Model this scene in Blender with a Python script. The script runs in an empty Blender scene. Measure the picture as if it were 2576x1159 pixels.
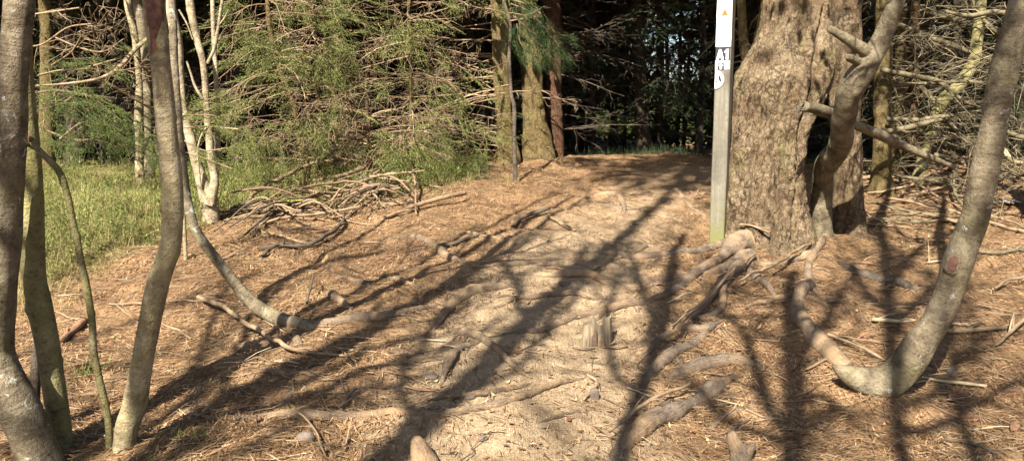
import bpy, math
import numpy as np
from mathutils import Vector

S = bpy.context.scene
COL = S.collection
F = 2000.0                      # focal length in units of a 2576 px wide picture
CX, CY = 1288.0, 579.5
PITCH = math.radians(8.0)
CAM_Z = 1.55
SUN_AZ, SUN_EL = math.radians(22.0), math.radians(43.0)
SUN_S = np.array([math.sin(SUN_AZ), math.cos(SUN_AZ)])      # ground direction of shadows

def rng(s): return np.random.default_rng(s)

# ------------------------------------------------------------------ noise
def _h(i, j, k, s):
    n = (i * 374761393 + j * 668265263 + k * 2147483647 + s * 1274126177) & 0xFFFFFFFF
    n = ((n ^ (n >> 13)) * 1274126177) & 0xFFFFFFFF
    n = n ^ (n >> 16)
    return (n & 0xFFFF) / 65535.0
def vn(p, s=0):
    p = np.asarray(p, float)
    i = np.floor(p).astype(np.int64); f = p - i; f = f * f * (3 - 2 * f)
    r = 0
    for a in (0, 1):
        wa = f[..., 0] if a else 1 - f[..., 0]
        for b in (0, 1):
            wb = f[..., 1] if b else 1 - f[..., 1]
            for c in (0, 1):
                wc = f[..., 2] if c else 1 - f[..., 2]
                r = r + wa * wb * wc * _h(i[..., 0] + a, i[..., 1] + b, i[..., 2] + c, s)
    return r * 2 - 1
def fbm(p, s=0, o=4):
    r = 0; a = 1.0; t = 0
    p = np.asarray(p, float)
    for k in range(o):
        r = r + a * vn(p * 2 ** k + k * 7.3, s + k); t += a; a *= .5
    return r / t
def sm(a, b, x):
    t = np.clip((np.asarray(x, float) - a) / (b - a), 0, 1); return t * t * (3 - 2 * t)

# ------------------------------------------------------------------ ground shape
def g0(x, y):
    x = np.asarray(x, float); y = np.asarray(y, float)
    z = .95 * sm(2.3, 12.6, y) - .55 * sm(13.2, 27, y)
    z = z - .16 * sm(2.5, 6, x) * sm(4, 9, y) - .20 * sm(-1.0, -3.2, x) * sm(7.5, 12, y)
    q = np.stack([x, y, 0 * x], -1)
    near = 1 - sm(40, 80, np.hypot(x, y))
    z = z + near * (.085 * vn(q * .75, 3) + .042 * vn(q * 2.1, 5) + .016 * vn(q * 4.6, 7) + .010 * vn(q * 9.0, 9))
    z = z + (1 - near) * 0.4 * vn(q * .03, 8)
    return z
MX0, MX1, MY0, MY1, MS = -6.0, 7.0, 1.5, 15.0, .02
MND = np.zeros((int((MY1 - MY0) / MS) + 1, int((MX1 - MX0) / MS) + 1))
def mound(x, y, r, k=.6, wd=2.3):
    w = wd * r; R = int(2.2 * w / MS) + 1
    ci, cj = int((y - MY0) / MS), int((x - MX0) / MS)
    i0, i1 = max(ci - R, 0), min(ci + R + 1, MND.shape[0]); j0, j1 = max(cj - R, 0), min(cj + R + 1, MND.shape[1])
    if i0 >= i1 or j0 >= j1: return
    yy = MY0 + np.arange(i0, i1)[:, None] * MS; xx = MX0 + np.arange(j0, j1)[None] * MS
    h = k * r * np.exp(-((xx - x) ** 2 + (yy - y) ** 2) / (w * w))
    MND[i0:i1, j0:j1] = np.maximum(MND[i0:i1, j0:j1], h)
def gz(x, y):
    x = np.asarray(x, float); y = np.asarray(y, float)
    u = np.clip((x - MX0) / MS, 0, MND.shape[1] - 1.001); v = np.clip((y - MY0) / MS, 0, MND.shape[0] - 1.001)
    i = v.astype(int); j = u.astype(int); fv = v - i; fu = u - j
    m = (MND[i, j] * (1 - fu) + MND[i, j + 1] * fu) * (1 - fv) + (MND[i + 1, j] * (1 - fu) + MND[i + 1, j + 1] * fu) * fv
    inside = (x > MX0) & (x < MX1) & (y > MY0) & (y < MY1)
    return g0(x, y) + np.where(inside, m, 0)

# ------------------------------------------------------------------ survey: sight lines of the photograph -> points of the place
cp, sp = math.cos(PITCH), math.sin(PITCH)
def ray(px, py):
    u = (px - CX) / F; v = -(py - CY) / F
    return np.array([u, cp + v * sp, -sp + v * cp])
def P(px, py, Y):
    d = ray(px, py); t = Y / d[1]
    return np.array([d[0] * t, Y, CAM_Z + d[2] * t]), t          # t = depth along the axis
TT = np.concatenate([np.arange(2.2, 14, .01), np.arange(14, 60, .05)])
def G(px, py):
    d = ray(px, py)
    x, y, z = d[0] * TT, d[1] * TT, CAM_Z + d[2] * TT
    below = z < g0(x, y)
    k = int(np.argmax(below)) if below.any() else len(TT) - 1
    t = TT[k]
    return np.array([d[0] * t, d[1] * t, float(g0(d[0] * t, d[1] * t))]), t

# ------------------------------------------------------------------ splines and tubes
def spline(p, n):
    p = np.asarray(p, float)
    if len(p) < 3:
        t = np.linspace(0, 1, n)[:, None]; return p[0] * (1 - t) + p[-1] * t
    e = np.vstack([2 * p[0] - p[1], p, 2 * p[-1] - p[-2]])
    s = np.linspace(0, len(p) - 1, n); i = np.minimum(s.astype(int), len(p) - 2); f = (s - i)[:, None]
    a, b, c, d = e[i], e[i + 1], e[i + 2], e[i + 3]
    return .5 * (2 * b + (c - a) * f + (2 * a - 5 * b + 4 * c - d) * f ** 2 + (3 * b - a - 3 * c + d) * f ** 3)
def even(p, step):
    q = spline(p, 24 * len(p)); L = np.concatenate([[0], np.cumsum(np.linalg.norm(np.diff(q[:, :3], axis=0), axis=1))])
    n = max(4, int(L[-1] / step)); s = np.linspace(0, L[-1], n)
    return np.stack([np.interp(s, L, q[:, k]) for k in range(q.shape[1])], 1)

class Tubes:
    def __init__(s): s.d = {}
    def add(s, pts, rad, sides=4, cap=False):
        pts = np.asarray(pts, float); rad = np.broadcast_to(np.asarray(rad, float), (len(pts),))
        s.d.setdefault((len(pts), sides, cap), []).append((pts, rad))
    def empty(s): return not s.d
    def arrays(s, lump=0.0, freq=9.0, seed=1):
        VS, Q, T, A = [], [], [], []; off = 0; s.an = []
        for (k, n, cap), L in s.d.items():
            p = np.stack([a for a, b in L]); r = np.stack([b for a, b in L]); m = len(L)
            t = np.gradient(p, axis=1); t /= np.linalg.norm(t, axis=2, keepdims=True) + 1e-9
            c = np.einsum('mki,mkj->mij', t, t); w, ev = np.linalg.eigh(c); ref = ev[:, :, 0][:, None, :]
            ref = np.broadcast_to(ref, t.shape)
            N = np.cross(t, ref); N /= np.linalg.norm(N, axis=2, keepdims=True) + 1e-9
            B = np.cross(t, N)
            a = np.arange(n) * 2 * np.pi / n
            dr = np.cos(a)[None, None, :, None] * N[:, :, None] + np.sin(a)[None, None, :, None] * B[:, :, None]
            R = r[:, :, None]
            v = p[:, :, None] + R[..., None] * dr
            if lump:
                R = R * (1 + lump * fbm(v * freq, seed, 3)); v = p[:, :, None] + R[..., None] * dr
            tl = np.concatenate([np.zeros((m, 1)), np.cumsum(np.linalg.norm(np.diff(p, axis=1), axis=2), axis=1)], 1)
            VS.append(v.reshape(-1, 3)); A.append(np.repeat(tl.reshape(-1), n)); s.an.append(np.tile(np.minimum(a, 2 * np.pi - a), m * k))
            base = off + (np.arange(m) * k * n)[:, None, None]
            i = np.arange(k - 1)[None, :, None] * n; j = np.arange(n)[None, None]; j2 = (j + 1) % n
            Q.append(np.stack([base + i + j, base + i + j2, base + i + n + j2, base + i + n + j], -1).reshape(-1, 4))
            off += m * k * n
            if cap:
                for e, row in ((0, 0), (1, k - 1)):
                    VS.append(p[:, row]); A.append(tl[:, row]); s.an.append(np.zeros(m))
                    cidx = off + np.arange(m)[:, None]; jj = np.arange(n)[None]
                    b = (off - (m if e else 0)) * 0
                    ring = (base[:, :, 0] * 1) + row * n
                    t3 = np.stack([np.broadcast_to(cidx, (m, n)), ring + jj, ring + (jj + 1) % n], -1)
                    T.append(t3.reshape(-1, 3)); off += m
        V = np.concatenate(VS); A = np.concatenate(A)
        return V, (np.concatenate(Q) if Q else None), (np.concatenate(T) if T else None), A

def mesh(name, V, Q=None, T=None, mat=None, parent=None, smooth=True, attrs=None, local=False, midx=None):
    """link ONE mesh object; V are world coordinates unless local"""
    V = np.asarray(V, float)
    if parent is not None and not local:
        o = parent; off = np.zeros(3)
        while o is not None:
            off += np.array(o.location); o = o.parent
        V = V - off
    me = bpy.data.meshes.new(name)
    nq = 0 if Q is None else len(Q); nt = 0 if T is None else len(T)
    me.vertices.add(len(V)); me.vertices.foreach_set('co', V.astype(np.float32).ravel())
    me.loops.add(nq * 4 + nt * 3); me.polygons.add(nq + nt)
    li = np.concatenate([x for x in ((Q.ravel() if nq else None), (T.ravel() if nt else None)) if x is not None]).astype(np.int32)
    me.loops.foreach_set('vertex_index', li)
    st = np.concatenate([np.arange(nq) * 4, nq * 4 + np.arange(nt) * 3]).astype(np.int32)
    me.polygons.foreach_set('loop_start', st)
    try: me.polygons.foreach_set('loop_total', np.concatenate([np.full(nq, 4), np.full(nt, 3)]).astype(np.int32))
    except Exception: pass
    me.polygons.foreach_set('use_smooth', np.full(nq + nt, smooth))
    if mat is not None:
        for m in (mat if isinstance(mat, (list, tuple)) else [mat]): me.materials.append(m)
    if midx is not None: me.polygons.foreach_set('material_index', np.asarray(midx, np.int32))
    for k, a in (attrs or {}).items():
        at = me.attributes.new(k, 'FLOAT', 'POINT'); at.data.foreach_set('value', np.asarray(a, np.float32))
    me.update(calc_edges=True); me.validate()
    ob = bpy.data.objects.new(name, me); COL.objects.link(ob)
    if parent is not None: ob.parent = parent
    return ob
def tmesh(name, T, mat, parent=None, lump=0.0, freq=9.0, seed=1):
    V, Q, Tr, A = T.arrays(lump, freq, seed)
    return mesh(name, V, Q, Tr, mat, parent, attrs={'tl': A})
def tag(o, label=None, cat=None, group=None, kind=None):
    if label: o['label'] = label
    if cat: o['category'] = cat
    if group: o['group'] = group
    if kind: o['kind'] = kind
    return o
def thing(name, loc, label, cat, group=None):
    o = bpy.data.objects.new(name, None); COL.objects.link(o)
    o.location = [float(v) for v in loc]; o.empty_display_size = .2
    return tag(o, label, cat, group)

# ------------------------------------------------------------------ materials
class NT:
    def __init__(s, name, rough=.85, spec=.25):
        s.m = bpy.data.materials.new(name); s.m.use_nodes = True; s.t = s.m.node_tree
        s.b = s.t.nodes['Principled BSDF']; s.b.inputs['Roughness'].default_value = rough
        s.b.inputs['Specular IOR Level'].default_value = spec
    def n(s, ty, **kw):
        x = s.t.nodes.new(ty)
        for k, v in kw.items():
            if k in x.inputs: s.put(x.inputs[k], v)
            else: setattr(x, k, v)
        return x
    def put(s, inp, v):
        if isinstance(v, bpy.types.NodeSocket): s.t.links.new(v, inp)
        elif isinstance(v, (tuple, list)) and len(v) == 3 and inp.type == 'RGBA': inp.default_value = (*v, 1)
        else: inp.default_value = v
    def obj(s): return s.n('ShaderNodeTexCoord').outputs['Object']
    def attr(s, nm): return s.n('ShaderNodeAttribute', attribute_name=nm).outputs['Fac']
    def isl(s): return s.n('ShaderNodeNewGeometry').outputs['Random Per Island']
    def mapv(s, v, scale=(1, 1, 1), rot=(0, 0, 0), loc=(0, 0, 0)):
        return s.n('ShaderNodeMapping', Vector=v, Scale=scale, Rotation=rot, Location=loc).outputs[0]
    def noise(s, v, scale, detail=4, rough=.55, dist=0.0):
        return s.n('ShaderNodeTexNoise', Vector=v, Scale=scale, Detail=detail, Roughness=rough, Distortion=dist).outputs['Fac']
    def vor(s, v, scale, feature='F1', out='Distance', rand=1.0):
        x = s.n('ShaderNodeTexVoronoi', feature=feature); s.put(x.inputs['Vector'], v); x.inputs['Scale'].default_value = scale
        x.inputs['Randomness'].default_value = rand
        return x.outputs[out]
    def ramp(s, f, stops):
        x = s.n('ShaderNodeValToRGB'); s.put(x.inputs[0], f); e = x.color_ramp.elements
        while len(e) < len(stops): e.new(.5)
        for q, (p, c) in zip(e, stops):
            q.position = p; q.color = (*c, 1) if isinstance(c, tuple) else (c, c, c, 1)
        return x.outputs[0]
    def mix(s, f, a, b, mode='MIX'):
        x = s.n('ShaderNodeMix', data_type='RGBA', blend_type=mode)
        s.put(x.inputs[0], f); s.put(x.inputs[6], a); s.put(x.inputs[7], b); return x.outputs[2]
    def math(s, op, a, b=0.0):
        x = s.n('ShaderNodeMath', operation=op); s.put(x.inputs[0], a); s.put(x.inputs[1], b); return x.outputs[0]
    def comb(s, x, y, z):
        c = s.n('ShaderNodeCombineXYZ'); s.put(c.inputs[0], x); s.put(c.inputs[1], y); s.put(c.inputs[2], z); return c.outputs[0]
    def sep(s, v):
        c = s.n('ShaderNodeSeparateXYZ'); s.put(c.inputs[0], v); return c.outputs
    def bump(s, h, strength, dist, prev=None):
        x = s.n('ShaderNodeBump', Strength=strength, Distance=dist, Height=h)
        if prev is not None: s.put(x.inputs['Normal'], prev)
        return x.outputs[0]
    def done(s, col, nrm=None):
        s.put(s.b.inputs['Base Color'], col)
        if nrm is not None: s.put(s.b.inputs['Normal'], nrm)
        return s.m

def smooth_bark(name, base, dark, pale, moss, moss_amt, lichen=.05, rough=1.0):
    m = NT(name, .85, .15); o = m.obj(); x, y, z = m.sep(o)
    tl = m.attr('tl')
    bands = m.noise(m.comb(m.math('MULTIPLY', x, 6.0), m.math('MULTIPLY', y, 6.0), m.math('MULTIPLY', tl, 70.0)), 1.0, 5, .65)
    blot = m.noise(o, 7.0, 6, .7, .3); grain = m.noise(o, 55.0, 4, .7)
    c = m.ramp(blot, [(.36, dark), (.49, base), (.62, pale)])
    c = m.mix(m.ramp(bands, [(.55, 0.0), (.75, .35)]), c, pale)
    c = m.mix(m.ramp(bands, [(.26, .6), (.42, 0.0)]), c, dark)
    mo = m.math('ADD', m.math('MULTIPLY', m.noise(o, 3.0, 6, .7, .4), .75), m.math('MULTIPLY', grain, .3))
    c = m.mix(m.ramp(mo, [(.70 - moss_amt, 0.0), (.90 - moss_amt, .7)]), c, moss)
    li = m.math('ADD', m.math('MULTIPLY', m.noise(m.mapv(o, (1, 1, 1), (0, 0, 0), (3, 5, 1)), 16.0, 5, .65, .6), .8), m.math('MULTIPLY', m.noise(o, 2.5, 2), .3))
    c = m.mix(m.ramp(li, [(.74 - lichen, 0.0), (.80 - lichen, .75)]), c, (.40, .41, .36))
    c = m.mix(m.ramp(grain, [(.34, .5), (.46, 0.0)]), c, (dark[0] * .55, dark[1] * .55, dark[2] * .55))
    c = m.mix(m.ramp(grain, [(.62, 0.0), (.8, .3)]), c, pale)
    n = m.bump(bands, .7 * rough, .010); n = m.bump(grain, .9 * rough, .010, n); n = m.bump(m.noise(o, 22.0, 5, .7), .8 * rough, .022, n)
    return m.done(c, n)
BARK_GREY = smooth_bark('grey_bark', (.125, .098, .062), (.062, .046, .03), (.20, .165, .11), (.14, .128, .045), .17, .095)
BARK_TAN = smooth_bark('tan_bark', (.225, .18, .105), (.115, .086, .048), (.33, .275, .175), (.185, .168, .06), .20, .03)
BARK_OLIVE = smooth_bark('olive_bark', (.155, .13, .066), (.07, .056, .03), (.25, .215, .12), (.20, .185, .058), .27, .03)
BARK_PALE = smooth_bark('pale_bark', (.23, .185, .115), (.10, .074, .046), (.34, .285, .195), (.24, .20, .10), .03, .06)
BARK_LIMB = smooth_bark('brown_limb_bark', (.125, .10, .062), (.058, .045, .028), (.20, .165, .105), (.135, .12, .05), .12, .04)
def root_bark(name, base, dark, pale, soil):
    m = NT(name, .92, .08); o = m.obj(); an = m.attr('an'); tl = m.attr('tl')
    fib = m.noise(m.comb(m.math('MULTIPLY', an, 4.5), m.math('MULTIPLY', tl, 7.0), 0.0), 1.0, 5, .65, .5)
    flk = m.noise(m.comb(m.math('MULTIPLY', an, 7.0), m.math('MULTIPLY', tl, 38.0), 2.0), 1.0, 5, .7, .6)
    blot = m.noise(o, 8.0, 6, .7, .3); grain = m.noise(o, 60.0, 4, .7)
    c = m.ramp(m.math('ADD', m.math('MULTIPLY', blot, .5), m.math('MULTIPLY', flk, .5)), [(.34, dark), (.5, base), (.66, pale)])
    c = m.mix(m.ramp(fib, [(.34, .75), (.46, 0.0)]), c, (dark[0] * .6, dark[1] * .6, dark[2] * .6))
    c = m.mix(m.ramp(grain, [(.34, .5), (.48, 0.0)]), c, dark)
    c = m.mix(m.ramp(m.noise(o, 4.0, 6, .75, .3), [(.46, 0.0), (.62, .85)]), c, soil)
    n = m.bump(fib, .9, .012); n = m.bump(flk, .8, .008, n); n = m.bump(grain, .7, .007, n)
    return m.done(c, n)
BARK_ROOT = root_bark('root_bark', (.175, .128, .086), (.07, .05, .034), (.29, .217, .15), (.27, .18, .10))
BARK_GROOT = root_bark('grey_root_bark', (.135, .103, .075), (.055, .042, .031), (.235, .188, .143), (.24, .155, .085))
BARK_DARK = smooth_bark('dark_bark', (.075, .058, .042), (.035, .027, .02), (.12, .095, .07), (.07, .07, .03), .0, -.05)

def scale_bark(name, base, dark, pale, moss, moss_amt, sc=26.0, crack=.8):
    m = NT(name, .92, .1); o = m.obj()
    w = m.n('ShaderNodeVectorMath', operation='ADD'); m.put(w.inputs[0], m.mapv(o, (1, 1, .7)))
    nz = m.n('ShaderNodeTexNoise', Vector=o, Scale=16.0, Detail=5.0, Roughness=.7).outputs['Color']
    sc_ = m.n('ShaderNodeVectorMath', operation='SCALE'); m.put(sc_.inputs[0], nz); sc_.inputs['Scale'].default_value = .12
    m.put(w.inputs[1], sc_.outputs[0]); v = w.outputs[0]
    d = m.vor(v, sc, 'DISTANCE_TO_EDGE'); d2 = m.vor(v, sc * 2.3, 'DISTANCE_TO_EDGE'); cr = m.sep(m.vor(v, sc, 'F1', 'Color'))[0]; cr2 = m.sep(m.vor(v, sc * 2.3, 'F1', 'Color'))[1]
    big = m.noise(o, 3.2, 6, .65, .4); fine = m.noise(o, 75.0, 4, .65)
    c = m.ramp(big, [(.3, dark), (.5, base), (.68, pale)])
    c = m.mix(.45, c, m.ramp(m.math('ADD', m.math('MULTIPLY', cr, .5), m.math('MULTIPLY', cr2, .5)), [(.1, dark), (.5, base), (.9, pale)]))
    c = m.mix(m.ramp(fine, [(.35, .55), (.55, 0.0)]), c, dark)
    mo = m.noise(m.mapv(o, (1, 1, .5), (0, 0, 0), (1, 2, 3)), 3.2, 6, .7, .2)
    c = m.mix(m.ramp(mo, [(.72 - moss_amt, 0.0), (.88 - moss_amt, .7)]), c, moss)
    li = m.noise(o, 22, 4, .6, .5); c = m.mix(m.ramp(li, [(.64, 0.0), (.72, .4)]), c, (.36, .37, .30))
    rid = m.noise(m.mapv(o, (1, 1, .38)), 10.0, 6, .75, .6)
    crm = m.ramp(m.noise(o, 7.0, 4, .7), [(.38, .1), (.62, 1.0)])
    edge = m.math('MULTIPLY', m.math('MULTIPLY', m.ramp(d, [(0.0, 1.0), (.13, 0.0)]), crm), crack)
    dk = (dark[0] * .35, dark[1] * .32, dark[2] * .28)
    c = m.mix(edge, c, dk); c = m.mix(m.ramp(rid, [(.36, .9), (.47, 0.0)]), c, dk)
    h = m.math('ADD', m.ramp(d, [(0, 0.0), (.15, .7), (.4, 1.0)]), m.math('MULTIPLY', m.ramp(d2, [(0, 0.0), (.2, 1.0)]), .45))
    h = m.math('ADD', h, m.math('ADD', m.math('MULTIPLY', cr, .6), m.math('MULTIPLY', cr2, .5)))
    n = m.bump(rid, 1.0, .06); n = m.bump(h, 1.0, .028, n); n = m.bump(fine, .6, .008, n)
    return m.done(c, n)
BARK_SPRUCE = scale_bark('scaly_bark', (.30, .215, .125), (.11, .068, .04), (.46, .36, .235), (.23, .21, .085), .20, 19.0, 1.0)
BARK_MOSSY = scale_bark('mossy_scaly_bark', (.26, .19, .08), (.13, .09, .04), (.36, .28, .15), (.25, .205, .07), .24)
BARK_BROWN = scale_bark('brown_scaly_bark', (.15, .095, .05), (.075, .046, .026), (.23, .155, .09), (.15, .13, .05), .14)
BARK_RED = scale_bark('reddish_scaly_bark', (.17, .09, .05), (.08, .04, .025), (.29, .18, .11), (.15, .12, .05), .02)
BARK_SHADE = scale_bark('shaded_spruce_bark', (.10, .078, .055), (.045, .034, .025), (.16, .13, .095), (.09, .09, .045), .12, 16.0)  # spruce bark darkened for the wood beyond, shade put into the colour

def twig_mat(name, a, b, c, spec=.2):
    m = NT(name, .8, spec); o = m.obj()
    r = m.ramp(m.isl(), [(0, a), (.55, b), (1, c)])
    k = m.noise(o, 18, 4, .6)
    col = m.mix(m.ramp(k, [(.35, .6), (.6, 0.0)]), r, (a[0] * .6, a[1] * .6, a[2] * .6))
    return m.done(col, m.bump(m.noise(m.mapv(o, (1, 1, 1)), 90, 3), .4, .004))
TWIG_TAN = twig_mat('dry_tan_twig', (.12, .078, .045), (.21, .145, .085), (.32, .24, .145))
TWIG_BROWN = twig_mat('dry_brown_twig', (.10, .065, .04), (.17, .11, .065), (.26, .18, .10))
TWIG_DARK = twig_mat('dull_dead_twig', (.05, .038, .028), (.08, .06, .042), (.12, .095, .065))
TWIG_OLIVE = twig_mat('olive_dead_branch', (.06, .048, .028), (.12, .098, .055), (.21, .172, .10))
TWIG_RED = twig_mat('reddish_peeled_branch', (.13, .07, .043), (.20, .11, .063), (.28, .17, .105))
WOOD_PALE = twig_mat('bleached_wood', (.27, .20, .12), (.36, .28, .175), (.44, .36, .24))
LITTER = twig_mat('fallen_needles', (.10, .048, .022), (.255, .145, .07), (.48, .34, .19), .1)

def leaf_mat(name, cols, trans=.25):
    m = NT(name, .6, .25); c = m.ramp(m.isl(), cols)
    c = m.mix(m.ramp(m.noise(m.obj(), 2.2, 3), [(.35, .55), (.6, 0.0)]), c, tuple(v * .55 for v in cols[0][1]))
    m.put(m.b.inputs['Base Color'], c)
    t = m.n('ShaderNodeBsdfTranslucent', Color=c); mx = m.n('ShaderNodeMixShader'); mx.inputs[0].default_value = trans
    m.put(mx.inputs[1], m.b.outputs[0]); m.put(mx.inputs[2], t.outputs[0])
    m.t.links.new(mx.outputs[0], m.t.nodes['Material Output'].inputs[0])
    return m.m
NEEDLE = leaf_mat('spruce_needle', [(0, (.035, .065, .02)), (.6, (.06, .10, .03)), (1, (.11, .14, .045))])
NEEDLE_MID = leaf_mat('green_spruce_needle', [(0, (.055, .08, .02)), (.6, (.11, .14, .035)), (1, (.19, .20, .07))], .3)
NEEDLE_LIT = leaf_mat('lit_spruce_needle', [(0, (.08, .10, .024)), (.55, (.165, .185, .05)), (1, (.28, .27, .10))], .3)  # brighter copy of the needles, sunlight put into the colour
NEEDLE_DARK = leaf_mat('dark_spruce_needle', [(0, (.02, .035, .015)), (.6, (.035, .055, .02)), (1, (.05, .07, .03))], .1)  # darker copy of the needles, the wood's shade put into the colour
GRASS = leaf_mat('yellow_green_grass', [(0, (.10, .115, .024)), (.3, (.19, .19, .048)), (.5, (.34, .295, .105)), (1, (.50, .39, .20))], .35)
BILB = leaf_mat('bilberry_leaf', [(0, (.06, .085, .018)), (.5, (.13, .165, .038)), (1, (.25, .255, .08))])
FARLEAF = leaf_mat('far_shrub_leaf', [(0, (.03, .05, .01)), (.5, (.075, .10, .02)), (1, (.17, .18, .045))], .35)

def plain(name, c, rough=.6, spec=.3, var=.15, sc=30):
    m = NT(name, rough, spec); k = m.noise(m.obj(), sc, 4, .6)
    d = tuple(v * (1 - var * 2) for v in c); return m.done(m.mix(m.ramp(k, [(.3, 1.0), (.6, 0.0)]), c, d), m.bump(k, .2, .003))
WHITE = plain('weathered_white_paint', (.78, .775, .74), .55, .3, .10, 14)
GREYP = plain('grey_plate', (.52, .53, .53), .5, .4, .06)
BLACK = plain('black_plate', (.014, .012, .016), .45, .4, .1)
ORANGE = plain('orange_paint', (.52, .10, .025), .5, .3, .1)
BLUE = plain('blue_paint', (.20, .52, .72), .5, .3, .06)
RED_WOUND = plain('raw_red_bark', (.125, .062, .042), .8, .2, .3, 40)
CORE = plain('weathered_heartwood', (.17, .115, .075), .85, .15, .25, 50)
MOSS = plain('green_moss', (.16, .17, .03), .95, .05, .3, 60)
CONE = plain('pine_cone_scale', (.17, .095, .055), .8, .2, .3, 60)
STONE = plain('grey_stone', (.12, .092, .07), .85, .2, .2, 25)
SCREW = plain('rusty_screw', (.10, .06, .04), .6, .4, .2)
def post_wood():
    m = NT('weathered_post_wood', .85, .2); o = m.obj()
    g = m.noise(m.mapv(o, (60, 60, 2.2)), 1.0, 6, .65, .6); st = m.noise(o, 6, 4, .6)
    c = m.ramp(g, [(.25, (.085, .076, .056)), (.5, (.13, .117, .088)), (.75, (.18, .165, .128))])
    c = m.mix(m.ramp(st, [(.45, 0.0), (.65, .75)]), c, (.10, .088, .065))
    c = m.mix(m.ramp(m.noise(o, 35, 4, .7), [(.38, .5), (.5, 0.0)]), c, (.09, .078, .055))
    z = m.sep(o)[2]; gr = m.math('ADD', m.math('MULTIPLY', z, -1.3), st)
    c = m.mix(m.ramp(gr, [(-.45, 0.0), (.35, .8)]), c, (.115, .115, .035))
    return m.done(c, m.bump(g, .5, .004))
POST_WOOD = post_wood()

def ground_mat():
    m = NT('needle_covered_soil', .95, .08); o = m.obj()
    fib = None
    for k, (rot, sx, sy) in enumerate(((.35, 130, 9), (1.35, 120, 10), (2.3, 140, 8), (2.9, 90, 7), (.8, 60, 6))):
        f = m.noise(m.mapv(o, (sx, sy, 1), (0, 0, rot), (k * 3.1, k, 0)), 1.0, 3, .6, .8)
        f = m.ramp(f, [(.50, 0.0), (.66, 1.0)])
        fib = f if fib is None else m.math('MAXIMUM', fib, m.math('MULTIPLY', f, .9)) if k % 2 else m.math('SUBTRACT', fib, m.math('MULTIPLY', f, .55))
    big = m.noise(o, 1.6, 5, .65, .2); mid = m.noise(o, 9, 5, .7); fine = m.noise(o, 70, 4, .7)
    lit = m.ramp(m.math('ADD', m.math('MULTIPLY', big, .5), m.math('MULTIPLY', mid, .5)),
                 [(.36, (.10, .05, .026)), (.46, (.21, .115, .057)), (.55, (.32, .19, .092)), (.62, (.20, .10, .047)), (.70, (.36, .235, .12))])
    lit = m.mix(m.ramp(fine, [(.34, .85), (.52, 0.0)]), lit, (.07, .038, .02))
    lit = m.mix(m.math('MULTIPLY', fib, .55), lit, (.47, .345, .205))
    soil = m.ramp(m.math('ADD', m.math('MULTIPLY', mid, .5), m.math('MULTIPLY', fine, .5)),
                  [(.32, (.20, .14, .082)), (.5, (.325, .235, .142)), (.68, (.45, .34, .215))])
    soil = m.mix(m.math('MULTIPLY', fib, .12), soil, (.52, .39, .25))
    pm = m.math('ADD', m.attr('path'), m.math('MULTIPLY', m.math('SUBTRACT', m.noise(o, 5, 5, .7), .5), 1.1))
    c = m.mix(m.ramp(pm, [(.30, 0.0), (.85, .95)]), lit, soil)
    gr = m.ramp(m.noise(o, 25, 4, .7), [(.35, (.07, .075, .02)), (.5, (.15, .15, .045)), (.68, (.30, .25, .12))])
    gm = m.math('ADD', m.attr('green'), m.math('MULTIPLY', m.math('SUBTRACT', m.noise(o, 4, 5, .7), .5), .9))
    c = m.mix(m.ramp(gm, [(.4, 0.0), (.8, .8)]), c, gr)
    n = m.bump(mid, .8, .05); n = m.bump(fine, .9, .02, n); n = m.bump(fib, .8, .012, n)
    return m.done(c, n)
GROUND = ground_mat()

# ------------------------------------------------------------------ tree tracing
def trace(pts, Y):
    """(px, py, width[, Y]) sight lines -> world points with radius"""
    out = []
    n = len(pts)
    for i, p in enumerate(pts):
        if len(p) > 3: y = p[3]
        elif isinstance(Y, tuple): y = Y[0] + (Y[1] - Y[0]) * i / max(n - 1, 1)
        else: y = Y
        w, t = P(p[0], p[1], y); out.append([*w, p[2] * .5 * t / F])
    return np.array(out)
def rtrace(pts, sink=.15):
    """points along the ground: x, y, z, r"""
    out = []
    for p in pts:
        w, t = G(p[0], p[1]); out.append([*w, p[2] * .5 * t / F])
    return np.array(out)
def trunk_mesh(name, q, mat, parent, sides=20, step=.05, lump=.08, freq=9.0, seed=1, cap=True, knots=True):
    """a stem: uneven girth, a few swollen knots and collars along it"""
    e = even(q, step); k = len(e); R = rng(seed + 900); T = Tubes()
    L = np.concatenate([[0], np.cumsum(np.linalg.norm(np.diff(e[:, :3], axis=0), axis=1))])
    z0 = np.zeros(k); gn = vn(np.stack([L * 2.2, z0 + seed, z0], -1), 12) * .035 + vn(np.stack([L * 7.0, z0 + seed, z0], -1), 13) * .025
    r = np.maximum(e[:, 3] * (1 + (gn if knots else 0)), .002); p = e[:, :3].copy()
    if knots: p += (r * .12)[:, None] * np.stack([vn(np.stack([L * 3.0, z0 + seed, z0 + c], -1), 14) for c in range(3)], -1)
    T.add(p, r, sides, cap); V, Q, Tr, A = T.arrays(lump, freq, seed)
    if knots and sides > 10:
        ring = V[:k * sides].reshape(k, sides, 3); ax = p[:, None]
        n = int(L[-1] / .28) + 2
        for _ in range(n):
            i = int(R.uniform(.03, .97) * k); j = int(R.integers(0, sides)); c = ring[i, j].copy(); s_ = r[i] * R.uniform(.2, .5); h = r[i] * R.uniform(.08, .24) * (1 if R.random() < .75 else -.7)
            d = np.linalg.norm(ring - c, axis=2); nv_ = ring - ax; nv_ /= np.linalg.norm(nv_, axis=2, keepdims=True) + 1e-9
            ring += nv_ * (h * np.exp(-(d / s_) ** 2))[..., None]
        V[:k * sides] = ring.reshape(-1, 3)
    return mesh(name, V, Q, Tr, mat, parent, attrs={'tl': A})
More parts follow.
